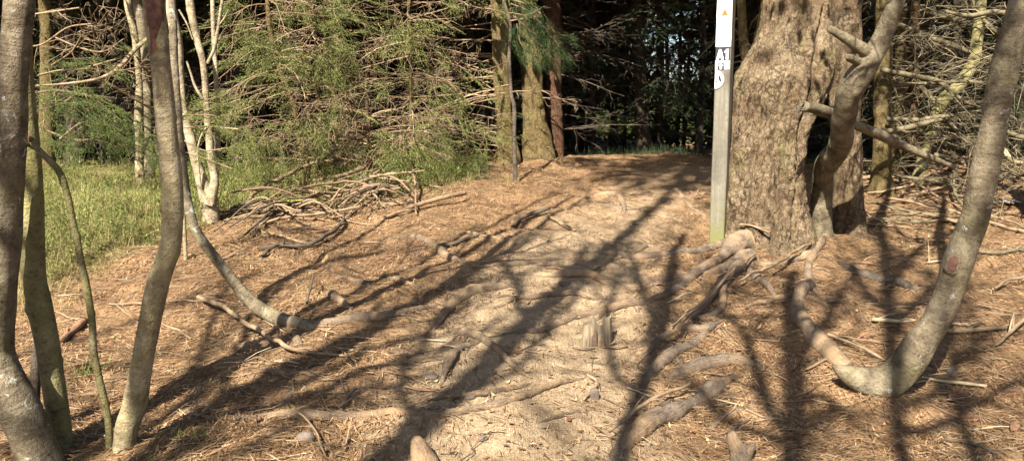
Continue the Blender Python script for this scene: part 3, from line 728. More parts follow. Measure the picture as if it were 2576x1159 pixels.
scar_sheet('bark_scar', t5, P(391, 18, 3.37)[0], .036, .19, RED_WOUND, 3)
# curved sapling whose foot runs into a root
t6, q6 = traced_tree('young_tree', 'slim dark stem sweeping in a long curve down to a root on the path',
    [(425,-140,16),(432,0,18),(438,150,20),(446,300,22),(456,400,22),(470,500,23),(480,543,24),(494,580,25),(531,633,26),(585,702,28),(633,760,34),(686,795,37),(730,810,38),(780,824,38)], (5.5, 4.95), BARK_GREY, None, 6, 18, .08, 5.2, .01, n=5, L=1.0)
for i, (q, mt) in enumerate(ROOT_FOR['sapling']): root_mesh(q, mt, t6, 'root', 31 + i)
qx = even(rtrace([(752,830,20),(745,850,26),(752,868,22),(760,880,10)]), .02); root_mesh(qx, BARK_ROOT, t6, 'root', 39)
# pale multi-stemmed birch-like tree
Y7 = 8.0
b7, _ = G(528, 566); Y7 = b7[1]
t7 = thing('broadleaf_tree', b7, 'pale tree forking into several sunlit stems at the edge of the grass', 'tree')
stems = [([(426,-120,24),(426,0,23),(435,50,27),(445,125,29),(455,200,18),(462,275,21),(480,350,25),(494,405,26),(508,455,30),(522,500,44),(528,545,42),(530,580,48)], 'p'),
         ([(470,-120,18),(477,0,20),(496,100,18),(509,150,17),(518,225,16),(524,325,18),(530,400,20),(540,450,20),(534,485,26),(526,515,30)], 'p'),
         ([(532,-120,10),(535,0,11),(538,100,11),(546,250,13),(548,370,14),(545,430,14),(541,470,14)], 'p')]
for k, (pts, mm) in enumerate(stems):
    q = trace(pts, Y7 + (0, -.06, .08)[k])[::-1]
    if k == 0: q = np.vstack([q[0] + [0, 0, -.1, .02], q])
    q = grow_up(q, 6.5 - k, .012, 60 + k)
    trunk_mesh('trunk' if k == 0 else 'stem', q, BARK_PALE, t7, 18, .04, .09, 10, 70 + k)
T = Tubes()
for pts in ([(567,-40,7),(556,20,8),(541,115,8),(522,160,9)], [(470,155,5),(480,185,6),(492,220,7),(510,250,7)], [(520,320,4),(505,345,5),(497,380,5),(499,420,6),(505,470,6)], [(450,25,5),(470,60,4),(485,100,3)],
            [(497,465,6),(515,490,6),(535,515,5)], [(575,25,3),(562,50,4),(548,70,5),(540,110,6)]):
    q = even(trace(pts, Y7 - .1), .03); T.add(q[:, :3], q[:, 3], 7)
tmesh('branch', T, BARK_PALE, t7)
# stems behind
t8, q8 = traced_tree('broadleaf_tree', 'slender grey stem just behind the kinked trunk, left of the pale forked tree',
    [(318,-120,20),(322,0,20),(340,100,16),(350,200,16),(350,300,23),(351,400,19),(352,425,22)], 10.2, BARK_TAN, None, 8, 14, .08, 6.5, .02, n=6)
t8b, q8b = traced_tree('broadleaf_tree', 'thicker leaning stem half hidden behind the kinked trunk',
    [(335,-120,30),(345,0,30),(358,65,26),(368,140,24),(372,250,22),(374,350,22),(375,420,26)], 10.6, BARK_GREY, None, 9, 14, .08, 6.5, .02, n=6)
# left spruce with bare and green boughs
tA = thing('spruce_tree', G(118, 400)[0] * [0, 0, 1] + [P(118, 300, 10.0)[0][0], 10.0, 0], 'spruce at far left with long bare crossing boughs and a few dark green sprays', 'tree')
q = trace([(110,-120,26),(112,0,28),(118,150,30),(118,300,34),(120,420,38)], 10.0)[::-1]; qA = grow_up(q, 12, .03, 4)
trunk_mesh('trunk', qA, BARK_MOSSY, tA, 16, .06, .1, 8, 4)
crown_mesh('crown', NEEDLE_DARK, tA, (qA[0, 0], 10.8), 4.8, 13, 2.7, 5500, 12, .36)
T = Tubes(); R = rng(14)
BO = [[(372,98,13),(340,125,12),(300,170,11),(252,197,9),(175,210,7),(90,216,4)], [(205,70,7),(245,78,6),(280,72,5),(315,48,3)], [(140,95,4),(200,120,5),(260,130,4),(312,98,3)],
      [(252,200,7),(290,220,7),(330,245,6),(386,278,5)], [(120,330,4),(190,352,6),(250,345,6),(335,318,4)], [(95,190,5),(150,178,6),(210,172,6),(290,150,4)], [(80,235,4),(140,228,6),(200,235,6),(250,250,3)],
      [(150,350,4),(205,310,5),(260,320,4)], [(130,165,5),(180,130,4),(205,90,3)], [(300,232,4),(325,225,4),(380,190,3)], [(230,175,4),(240,120,4),(232,60,4),(225,20,3)], [(190,250,4),(240,285,4),(320,360,3)],
      [(60,120,4),(110,110,5),(170,70,4),(230,60,3)], [(345,145,4),(360,170,5),(385,190,3)], [(265,170,4),(300,178,5),(350,170,4)], [(90,280,4),(150,262,5),(215,222,5)], [(60,40,4),(130,30,5),(200,20,4)], [(240,0,4),(262,40,5),(300,60,4)]]
for i, pts in enumerate(BO):
    q = even(trace(pts, (9.3, 9.9) if i % 2 else (9.7, 9.0)), .05); T.add(q[:, :3], q[:, 3], 6)
    for k in range(7):
        j = R.integers(1, len(q) - 1); dead_branch(T, q[j, :3], (q[j + 1] - q[j - 1])[:3] * 6 + R.normal(0, .5, 3), R.uniform(.25, .7), .004, R, .2, 4, 1)
tmesh('branch', T, TWIG_TAN, tA)
SP = Sprays()
GB = [[(60,255),(150,262),(230,292),(300,330)], [(80,218),(200,240),(300,285)], [(200,268),(280,312),(392,372)], [(100,300),(170,340),(250,335)], [(150,150),(230,152),(300,182)], [(70,180),(110,160),(180,150)], [(230,345),(300,365),(370,345)], [(60,330),(120,345),(190,370)], [(260,90),(310,95),(350,88)]]
for i, pts in enumerate(GB):
    q = even(trace([(*p, 4) for p in pts], 8.6 + .12 * i), .045)
    T2 = Tubes()
    for j in range(1, len(q) - 1):
        d = q[j + 1, :3] - q[j - 1, :3]
        for k in range(1 if i in (4, 5, 8) else 2): SP.add(q[j, :3] + R.normal(0, .05, 3), d / np.linalg.norm(d) + R.normal(0, .55, 3) * [1, 1, .5], R.uniform(.6, 1.1), R, .15)
SP.build('green_spray', NEEDLE_MID, tA)
# little green spruce beside the pale tree
ys = 6.6; bs = P(455, 470, ys)[0]
tS = thing('young_spruce', (bs[0], ys, float(gz(bs[0], ys))), 'little green spruce with fresh sprays peeping out between kinked trunk and pale forked tree', 'tree')
q = trace([(455,230,4),(456,300,7),(457,400,9),(458,480,10)], ys)[::-1]; q = np.vstack([[q[0, 0], ys, float(gz(q[0, 0], ys)) - .05, q[0, 3]], q]); trunk_mesh('trunk', q, BARK_TAN, tS, 8, .05, .08, 9, 2)
SP = Sprays(); T = Tubes()
for pts in ([(455,305),(500,285),(560,265),(605,250)], [(456,320),(520,318),(600,325)], [(456,300),(500,262),(545,243)], [(457,350),(510,378),(575,372)], [(457,380),(520,400),(585,425)], [(456,340),(430,335),(420,330)], [(457,300),(470,290),(540,290)]):
    q = even(trace([(*p, 3.5) for p in pts], (ys, ys - .25)), .05); T.add(q[:, :3], q[:, 3], 5)
    for j in range(1, len(q)):
        d = q[j, :3] - q[j - 1, :3]; SP.add(q[j, :3], d / np.linalg.norm(d) + R.normal(0, .45, 3) * [1, 1, .4], R.uniform(.5, .8), R, .1)
SP.build('crown', NEEDLE_LIT, tS); tmesh('branch', T, TWIG_TAN, tS)

# ================================================================== MIDDLE THICKET
def thicket_spruce(label, pts, Y, mat, seed, nb, zr, Lr, green, tmat, azr=(0, 360), nmat=NEEDLE_LIT, ztop=11, crown=True, ntw=7, sub=2, gsize=1.2, droop=.3, crown_z=4.9, tip=None, r=(.006, .012), elev=.15):
    q = trace(pts, Y)
    if q[0, 2] > q[-1, 2]: q = q[::-1]
    z = float(gz(q[0, 0], q[0, 1])); q = np.vstack([[q[0, 0], q[0, 1], min(z, q[0, 2]) - .1, q[0, 3] * 1.15], q])
    t = thing('spruce_tree', (q[0, 0], q[0, 1], z), label, 'tree')
    if ztop: q = grow_up(q, ztop, .02, seed, .06)
    trunk_mesh('trunk', q, mat, t, 20, .04, .12, 8, seed)
    R = rng(seed + 100); T = Tubes(); SP = Sprays(); e = even(q, .03)
    for i in range(nb):
        z = R.uniform(*zr); k = int(np.argmin(np.abs(e[:, 2] - z))); az = math.radians(R.uniform(*azr)); el = R.normal(elev, .2)
        dead_branch(T, e[k, :3], (math.cos(az), math.sin(az), el), R.uniform(*Lr), R.uniform(*r), R, droop, ntw, sub, SP, green, gsize)
        if nb <= 10: tmesh('dead_branch', T, tmat, t); T = Tubes()
    if nb <= 10:
        pass
    elif not T.empty(): tmesh('dead_branch', T, tmat, t)
    if green: SP.build('green_spray', nmat, t)
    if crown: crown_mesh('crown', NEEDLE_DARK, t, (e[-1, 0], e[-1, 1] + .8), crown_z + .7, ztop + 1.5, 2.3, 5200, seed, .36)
    return t
YT = 10.2
thicket_spruce('crooked thin spruce stem bending in the left part of the tangled twigs', [(672,-100,12),(675,30,12),(687,115,15),(710,190,14),(730,245,16),(742,280,14),(752,340,14),(770,395,15)], YT, BARK_MOSSY, 201, 40, (1.0, 3.2), (.6, 1.6), .24, TWIG_TAN, (180, 400), crown_z=5)
thicket_spruce('shaded brown spruce trunk in the middle of the tangled twigs', [(838,-100,26),(842,25,27),(845,130,29),(848,245,27),(852,330,28),(855,400,30)], 11.6, BARK_BROWN, 202, 46, (.9, 3.4), (.9, 2.0), .08, TWIG_BROWN, (170, 370))
thicket_spruce('straight slim spruce with hanging green sprays, right of the shaded brown trunk', [(1028,-60,9),(1030,50,10),(1033,150,11),(1035,250,12),(1037,380,13),(1038,410,14)], YT - .1, BARK_MOSSY, 203, 46, (1.0, 3.2), (.5, 1.4), .24, TWIG_TAN, (170, 370))
thicket_spruce('small bushy spruce hanging pale green sprays at the top left of the tangled twigs', [(690,-120,10),(760,-60,9),(770,60,9),(772,200,9),(776,390,10)], YT + .5, BARK_BROWN, 204, 34, (2.4, 3.5), (.6, 1.3), .42, TWIG_TAN, (180, 400), gsize=1.1)
thicket_spruce('thin spruce pole hidden among the green sprays left of the brown trunk', [(792,-60,8),(795,100,9),(800,250,10),(803,400,11)], YT + .2, BARK_BROWN, 205, 32, (1.2, 2.7), (.5, 1.3), .24, TWIG_TAN, (180, 380))
thicket_spruce('low spruce whose brown branches sweep the ground below the slim straight spruce', [(925,300,8),(930,350,10),(932,400,12)], YT - .3, BARK_BROWN, 206, 34, (.95, 1.6), (.6, 1.2), .08, TWIG_TAN, (175, 365), ztop=2.1, crown=False, elev=.5)
# clump of three trunks
thicket_spruce('sunlit mossy yellow trunk, leftmost of the three close trunks, thick with bare side branches', [(1248,-120,46),(1257,0,44),(1258,100,45),(1262,200,42),(1268,300,42),(1272,360,54),(1274,400,70)], 11.6, BARK_MOSSY, 211, 54, (1.05, 3.6), (1.2, 2.4), .02, TWIG_TAN, (150, 222), r=(.007, .014), droop=.18)
thicket_spruce('broad brown trunk with a flared foot, middle of the three close trunks', [(1316,-120,50),(1326,0,52),(1332,100,52),(1338,200,54),(1345,300,60),(1352,350,74),(1356,400,100)], 11.9, BARK_MOSSY, 212, 10, (1.0, 3.4), (.4, .8), .0, TWIG_BROWN, (160, 360), sub=2)
thicket_spruce('reddish brown trunk in half shade, rightmost of the three close trunks', [(1384,-120,48),(1388,0,48),(1392,100,44),(1394,200,40),(1396,300,40),(1400,400,46)], 12.3, BARK_RED, 213, 22, (1.2, 3.6), (.6, 1.8), .0, TWIG_DARK, (300, 420), sub=2)
# dark green spray hanging before the clump
tg = thicket_spruce('thin dark pole with a hanging green bough in front of the three close trunks', [(1262,-60,9),(1267,0,9),(1284,65,8),(1281,140,9),(1286,235,9),(1294,270,10),(1294,350,10),(1296,465,12)], 9.9, BARK_DARK, 214, 7, (1.8, 2.9), (.3, .6), .0, TWIG_TAN, (160, 380), ztop=5.5, crown=False)
SP = Sprays(); T = Tubes(); R = rng(77)
for i, pts in enumerate([[(1285,10),(1330,30),(1370,70),(1400,110),(1415,130)], [(1290,40),(1330,75),(1365,120),(1385,150)], [(1285,0),(1320,10),(1360,35)], [(1350,60),(1395,85),(1425,90)], [(1300,60),(1310,110),(1340,140)]]):
    q = even(trace([(*p, 4) for p in pts], 9.8), .04); T.add(q[:, :3], q[:, 3], 5)
    for j in range(1, len(q)):
        d = q[j, :3] - q[j - 1, :3]
        for k in range(3): SP.add(q[j, :3] + R.normal(0, .05, 3), d / np.linalg.norm(d) + R.normal(0, .5, 3) - [0, 0, .4], R.uniform(.5, .9), R, .3)
SP.build('green_spray', NEEDLE, tg); tmesh('branch', T, TWIG_BROWN, tg)
# little spruces on the ground
def seedling(px, py, h, label, seed, n=24, mat=NEEDLE):
    b, _ = G(px, py); t = thing('young_spruce', b, label, 'tree'); R = rng(seed); T = Tubes(); SP = Sprays()
    top = b + np.array([R.normal(0, .03), R.normal(0, .03), h]); T.add([b - [0, 0, .05], (b + top) / 2, top], [.008, .006, .002], 5); tmesh('trunk', T, TWIG_BROWN, t)
    for i in range(n):
        f = (i + .5) / n; a = i * 2.4; SP.add(b + (top - b) * f, (math.cos(a), math.sin(a), .25), (1.05 - .7 * f) * h * 2.2, R, 0)
    SP.build('crown', mat, t)
seedling(1205, 452, .30, 'knee-high dusty green spruce seedling beside the path, below the three close trunks', 1)
seedling(1090, 405, .30, 'small green spruce seedling at the foot of the tangled twigs', 2, 20, NEEDLE_LIT)
seedling(770, 402, .35, 'young spruce sprouting beneath the crooked thin stem', 3, 22)

# ================================================================== MARKER POST
def marker_post():
    b, t_ = G(1806, 612); Y = b[1]; 
    o = thing('marker_post', b, 'weathered square trail post with white painted top, orange triangle, A1 plate and arrow', 'sign post')
    o.rotation_euler = (0, 0, math.radians(-27)); w = .128; h = w / 2
    lean = (P(1831, 0, Y)[0] - b); sl = lean[0] / lean[2] * 0 
    H = 2.55
    def zpx(py): return P(1825, py, Y)[0][2] - b[2]
    # body: hewn square post with slightly uneven faces
    n = 60; zs = np.linspace(-.15, H, n); sec = []; bv = .008
    ring = [(-h + bv, -h), (-h / 3, -h), (h / 3, -h), (h - bv, -h), (h, -h + bv), (h, 0), (h, h - bv), (h - bv, h), (0, h), (-h + bv, h), (-h, h - bv), (-h, 0), (-h, -h + bv)]
    V = np.array([[x * (1 + .015 * math.sin(z * 5 + i)), y * (1 + .012 * math.sin(z * 7 + i * 2)), z] for z in zs for i, (x, y) in enumerate(ring)])
    k = len(ring); i = np.arange(n - 1)[:, None] * k; j = np.arange(k)[None]; j2 = (j + 1) % k
    Q = np.stack([i + j, i + j2, i + k + j2, i + k + j], -1).reshape(-1, 4)
    V = np.vstack([V, [[0, 0, H + .02]]]); top = np.array([[(n - 1) * k + a, (n - 1) * k + (a + 1) % k, len(V) - 1] for a in range(k)])
    mesh('post', V, Q, top, POST_WOOD, o, local=True, smooth=False)
    def slab(name, x0, x1, z0, z1, y, th, mat, parent):
        v = np.array([[x, yy, z] for yy in (y, y - th) for z in (z0, z1) for x in (x0, x1)], float)
        q = np.array([[4, 5, 7, 6], [0, 2, 3, 1], [0, 1, 5, 4], [2, 6, 7, 3], [0, 4, 6, 2], [1, 3, 7, 5]])
        return mesh(name, v, q, None, mat, parent, local=True, smooth=False)
    def poly(name, pts, y, th, mat, parent):
        m = len(pts); v = np.array([[x, y, z] for x, z in pts] + [[x, y - th, z] for x, z in pts] + [[np.mean([p[0] for p in pts]), y - th, np.mean([p[1] for p in pts])]])
        q = np.array([[a, (a + 1) % m, m + (a + 1) % m, m + a] for a in range(m)]); t3 = np.array([[m + a, m + (a + 1) % m, 2 * m] for a in range(m)])
        return mesh(name, v, q, t3, mat, parent, local=True, smooth=False)
    f = -h * 1.02 - .0015
    wp = slab('white_panel', -h * .99, h * .985, zpx(61), zpx(-36), f, .004, WHITE, o)
    zc = zpx(35); poly('orange_triangle', [(-.028, zpx(43)), (.034, zpx(43)), (.003, zpx(25))], f - .0045, .0015, ORANGE, wp)
    wp2 = slab('white_panel', -h * .99, h * .985, zpx(120), zpx(62.5), f, .004, WHITE, o)
    slab('blue_stripe', -h * .985, h * .98, zpx(71), zpx(63), f - .0045, .0012, BLUE, wp2)
    slab('grey_edge', -h * .985, -h * .62, zpx(119.5), zpx(101), f - .0045, .001, GREYP, wp2)
    slab('grey_edge', h * .70, h * .98, zpx(119.5), zpx(101), f - .0045, .001, GREYP, wp2)
    pa = slab('number_plate', -h * .96, h * .93, zpx(156), zpx(121.2), f, .005, BLACK, o)
    slab('plate_edge', -h * .96, h * .93, zpx(155.6), zpx(154.2), f - .0055, .001, WHITE, pa)
    zb, zt = zpx(151.5), zpx(126); hh = zt - zb
    def glyph(name, shapes):
        V, Q = [], []
        for k, sh in enumerate(shapes):
            o_ = len(V); m_ = len(sh); yy = f - .0062 - .0002 * k
            V += [[x, yy, zb + z * hh] for x, z in sh] + [[x, yy - .001, zb + z * hh] for x, z in sh]
            Q += [[o_ + a, o_ + (a + 1) % 4, o_ + 4 + (a + 1) % 4, o_ + 4 + a] for a in range(4)] + [[o_ + 4, o_ + 5, o_ + 6, o_ + 7]]
        return mesh(name, V, np.array(Q), None, WHITE, pa, local=True, smooth=False)
    glyph('letter', [[(-.055, 0), (-.034, 0), (-.016, 1), (-.032, 1)], [(-.012, 0), (.009, 0), (-.014, 1), (-.030, 1)], [(-.040, .22), (-.006, .22), (-.010, .40), (-.036, .40)]])
    glyph('number', [[(.026, 0), (.048, 0), (.048, 1), (.026, 1)], [(.012, .62), (.030, .74), (.034, 1.0), (.012, .80)]])
    ar = slab('arrow_plate', -h * .96, h * .93, zpx(176.5), zpx(157), f, .004, GREYP, o)
    z0, z1 = zpx(176), zpx(158.5); x0 = -.014
    poly('arrow_ground', [(x0 - .027, z0), (x0 + .027, z0), (x0 + .027, z1 - .012), (x0 + .012, z1), (x0 - .012, z1), (x0 - .027, z1 - .012)], f - .0045, .001, BLACK, ar)
    zm = z0 + (z1 - z0) * .55
    poly('arrow', [(x0 - .010, z0 + .001), (x0 + .010, z0 + .001), (x0 + .010, zm), (x0 + .024, zm - .003), (x0, z1 - .004), (x0 - .024, zm - .003), (x0 - .010, zm)], f - .006, .001, WHITE, ar)
    for par, x_, zz_ in ((wp, 0.0, zpx(6)), (wp, 0.0, zpx(57)), (wp2, 0.0, zpx(112)), (pa, h * .82, zpx(124)), (pa, -h * .86, zpx(152)), (ar, h * .7, zpx(160)), (ar, h * .7, zpx(173))):
        poly('screw', [(x_ + .0042 * math.cos(a_), zz_ + .0042 * math.sin(a_)) for a_ in np.linspace(0, 5.5, 8)], f - .0052, .0016, SCREW, par)
    zc = zpx(201); cx = -h * .93; r = .078; A = np.linspace(-math.pi / 2, math.pi / 2, 19)
    d = poly('round_plaque', [(cx + r * .98 * math.cos(a), zc + r * math.sin(a)) for a in A], f, .006, GREYP, o)
    poly('plaque_face', [(cx + .001 + r * .84 * math.cos(a), zc + r * .86 * math.sin(a)) for a in A], f - .0065, .001, WHITE, d)
    poly('plaque_emblem', [(cx + .026, zc + .026), (cx + .033, zc - .004), (cx + .044, zc - .030), (cx + .056, zc - .012), (cx + .050, zc + .012), (cx + .040, zc + .034)], f - .008, .001, BLACK, d)
    poly('plaque_emblem', [(cx + .008, zc - .022), (cx + .018, zc - .034), (cx + .024, zc - .012), (cx + .016, zc + .002)], f - .008, .001, BLACK, d)
marker_post()

# ================================================================== RIGHT: BENT TREES
tb2, qb2 = traced_tree('bent_tree', 'olive stem leaning right across the big spruce, bulging above its dark foot',
    [(2300,-140,36,6.0),(2256,0,40,6.05),(2236,50,45,6.08),(2218,100,50,6.1),(2191,150,56,6.12),(2172,180,62,6.14),(2148,212,66,6.18),(2134,250,62,6.26),(2124,300,56,6.4),(2116,350,54,6.6),(2100,385,56,6.82),(2080,412,56,7.0),(2069,440,50,7.14),(2066,490,48,7.26),(2066,530,48,7.3),(2067,570,52,7.32),(2066,605,66,7.34),(2064,640,90,7.36)], (6.1, 6.35), BARK_LIMB, None, 15, 26, .09, 6.0, .02, step=.03)
T = Tubes()
for pts, ya in (([(2191,140,30),(2160,118,30),(2120,92,24),(2086,72,17)], (6.1, 6.0)), ([(2165,158,22),(2142,148,20),(2130,142,13)], (6.1, 6.0)), ([(2126,306,16),(2170,322,24),(2215,340,28),(2260,362,23),(2330,392,18),(2400,420,10)], (6.48, 6.95))):
    q = even(trace(pts, ya), .03); T.add(q[:, :3], q[:, 3], 10, True)
tmesh('branch', T, BARK_LIMB, tb2, .18, 14, 2)
for i, (q, mt) in enumerate(ROOT_FOR['bent'][1:]): root_mesh(q, mt, tb2, 'root', 41 + i)
t9, q9 = traced_tree('bent_tree', 'stout grey trunk with an oval scar, sweeping up to the right from a hooked foot',
    [(2600,-120,64),(2572,0,64),(2533,150,65),(2503,300,66),(2481,400,69),(2460,500,66),(2452,543,63),(2422,623,69),(2404,676,72),(2382,745,68),(2356,809,70),(2319,862,75),(2276,920,80),(2234,958,84),(2191,962,76),(2150,950,60),(2124,938,42),(2104,926,20),(2094,920,6)], 4.2, BARK_GREY, None, 19, 34, .06, 6.5, .03, step=.02, sink=False)
root_mesh(ROOT_FOR['bent'][0][0], BARK_ROOT, t9, 'root', 40, True)
# scar on the trunk
c9, d9 = P(2398, 662, 4.2); ax = trace([(2422,623,5),(2382,745,5)], 4.2); axd = (ax[0] - ax[1])[:3]; axd /= np.linalg.norm(axd); view = -ray(2398, 662); view /= np.linalg.norm(view); sx = np.cross(axd, view); sx /= np.linalg.norm(sx); nv = np.cross(sx, axd)
def scar_disc(name, ru, rv, lift, mat, parent, seed):
    n, m = 9, 26; R_ = 70 * .5 * d9 / F; V = []
    for k in range(n):
        f = k / (n - 1)
        for i in range(m):
            a = 2 * math.pi * i / m; j = 1 + .16 * vn(np.array([[math.cos(a) * 2, math.sin(a) * 2, seed]]), 5)[0]
            u, v = math.cos(a) * ru * j * f, math.sin(a) * rv * j * f; dep = math.sqrt(max(R_ * R_ - u * u, 0))
            h = lift * (1 - f ** 6) + .004 * vn(np.array([[u * 90, v * 60, seed]]), 7)[0] * (1 - f) - (.004 if f == 1 else 0)
            V.append(c9 + sx * u + axd * v + nv * (dep + h))
    Q = [[k * m + i, k * m + (i + 1) % m, (k + 1) * m + (i + 1) % m, (k + 1) * m + i] for k in range(n - 1) for i in range(m)]
    return mesh(name, V, np.array(Q), None, mat, parent)
sc = scar_disc('trunk_scar', .040, .070, .007, BARK_GREY, t9, 1)
scar_disc('scar_wood', .027, .052, .011, RED_WOUND, sc, 2)

# spruces with pale dead boughs on the right
def rtree(label, pts, Y, mat, seed, boughs, bmat, nb, zr, Lr, azr, tmat=TWIG_OLIVE, r=(.007, .014), crown=True, ntw=7):
    q = trace(pts, Y)
    if q[0, 2] > q[-1, 2]: q = q[::-1]
    z = float(gz(q[0, 0], q[0, 1])); q = np.vstack([[q[0, 0], q[0, 1], min(z, q[0, 2]) - .1, q[0, 3] * 1.2], q])
    t = thing('spruce_tree', (q[0, 0], q[0, 1], z), label, 'tree'); q = grow_up(q, 11, .03, seed, .05)
    trunk_mesh('trunk', q, mat, t, 20, .05, .1, 8, seed)
    R = rng(seed + 300)
    for pts2, ya in boughs:
        T = Tubes(); e = even(trace(pts2, ya), .04); T.add(e[:, :3], e[:, 3], 8, True)
        for k in range(8):
            j = R.integers(1, len(e) - 1); d = (e[j + 1] - e[j - 1])[:3]; d /= np.linalg.norm(d)
            dead_branch(T, e[j, :3], d + R.normal(0, .6, 3), R.uniform(.2, .6), e[j, 3] * .35, R, .1, 3, 1, wild=.2)
        tmesh('bough', T, bmat, t, .12, 12, seed)
    T = Tubes(); e = even(q, .03)
    for i in range(nb):
        z = R.uniform(*zr); k = int(np.argmin(np.abs(e[:, 2] - z))); az = math.radians(R.uniform(*azr))
        dead_branch(T, e[k, :3], (math.cos(az), math.sin(az), R.normal(.1, .2)), R.uniform(*Lr), R.uniform(*r), R, .15, ntw, 2, wild=.16, tw=.32)
        if nb <= 10: tmesh('dead_branch', T, tmat, t); T = Tubes()
    if nb > 10: tmesh('dead_branch', T, tmat, t)
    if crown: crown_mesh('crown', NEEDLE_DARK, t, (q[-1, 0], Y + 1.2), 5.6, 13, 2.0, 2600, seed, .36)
    return t
rtree('brown spruce trunk in dappled shade right of the leaning olive stem', [(2225,-100,42),(2222,100,42),(2221,260,42),(2220,440,48),(2220,470,60)], 9.6, BARK_MOSSY, 401,
      [([(2215,175,14),(2290,190,13),(2361,205,12),(2396,235,10),(2440,262,6)], (9.4, 9.0)), ([(2230,300,12),(2300,302,12),(2350,296,11),(2410,288,9),(2475,277,5)], (9.4, 9.2)),
       ([(2160,320,14),(2235,330,14),(2320,312,14),(2370,300,10)], (9.0, 9.3)), ([(2240,215,9),(2330,210,9),(2420,205,9),(2490,210,6)], (9.5, 9.1))], TWIG_OLIVE, 30, (.9, 3.3), (.7, 1.9), (-60, 130))
rtree('slim upright trunk between the brown spruce trunk and the mossy curved trunk', [(2300,-100,26),(2300,100,27),(2298,300,28),(2294,440,30)], 10.4, BARK_BROWN, 402,
      [([(2290,185,13),(2335,240,13),(2372,285,12),(2415,340,10),(2452,372,7)], (10.2, 9.6)), ([(2250,60,14),(2330,90,15),(2390,112,14),(2450,135,12),(2505,155,9)], (10.2, 9.8)),
       ([(2446,-10,13),(2460,30,14),(2475,55,14),(2520,88,13),(2560,110,8)], (10.0, 9.8))], TWIG_OLIVE, 30, (.9, 3.4), (.7, 1.8), (180, 380))
rtree('green-lit trunk behind the brown spruce trunk', [(2268,-100,24),(2266,140,26),(2262,300,28),(2258,425,32)], 10.9, BARK_MOSSY, 403,
      [([(2260,20,16),(2320,28,18),(2390,45,17),(2450,62,13),(2520,75,8)], (10.6, 10.2))], TWIG_OLIVE, 20, (1.0, 3.4), (.7, 1.6), (200, 380))
t10, q10 = traced_tree('broadleaf_tree', 'mossy curved trunk bowing to the right in the sunlit tangle of pale boughs',
    [(2462,60,26),(2458,110,28),(2451,150,29),(2421,205,30),(2376,250,30),(2358,290,28),(2346,325,27),(2326,380,27),(2316,430,32)], 9.9, BARK_OLIVE, None, 23, 18, .1, 5.5, .02)
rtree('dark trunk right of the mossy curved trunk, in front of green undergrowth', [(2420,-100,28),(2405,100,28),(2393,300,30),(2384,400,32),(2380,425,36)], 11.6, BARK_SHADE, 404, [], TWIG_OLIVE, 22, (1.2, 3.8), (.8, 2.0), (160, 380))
rtree('grey-barked spruce beyond the right edge with boughs reaching into view', [(2640,-100,50),(2640,100,52),(2636,300,54),(2630,450,60)], 8.6, BARK_BROWN, 405,
      [([(2610,30,14),(2560,40,14),(2500,30,13),(2440,40,11),(2380,30,7)], (8.5, 8.8)), ([(2620,200,12),(2560,190,12),(2520,170,10)], (8.5, 8.7)), ([(2620,350,13),(2570,345,13),(2530,330,11)], (8.5, 8.6)),
       ([(2620,470,14),(2580,450,14),(2540,430,12),(2500,420,8)], (8.3, 8.6))], TWIG_OLIVE, 34, (.8, 3.0), (.8, 2.0), (110, 300))
rtree('thin lit stem half hidden behind the marker post and big spruce', [(1862,-100,22),(1866,40,22),(1872,120,24),(1886,190,26),(1896,300,28),(1900,420,30)], 9.3, BARK_MOSSY, 406, [([(1925,-20,16),(1912,60,16),(1896,130,16),(1888,190,14)], (9.2, 9.3))], BARK_MOSSY, 8, (2.0, 3.4), (.3, .8), (160, 380))

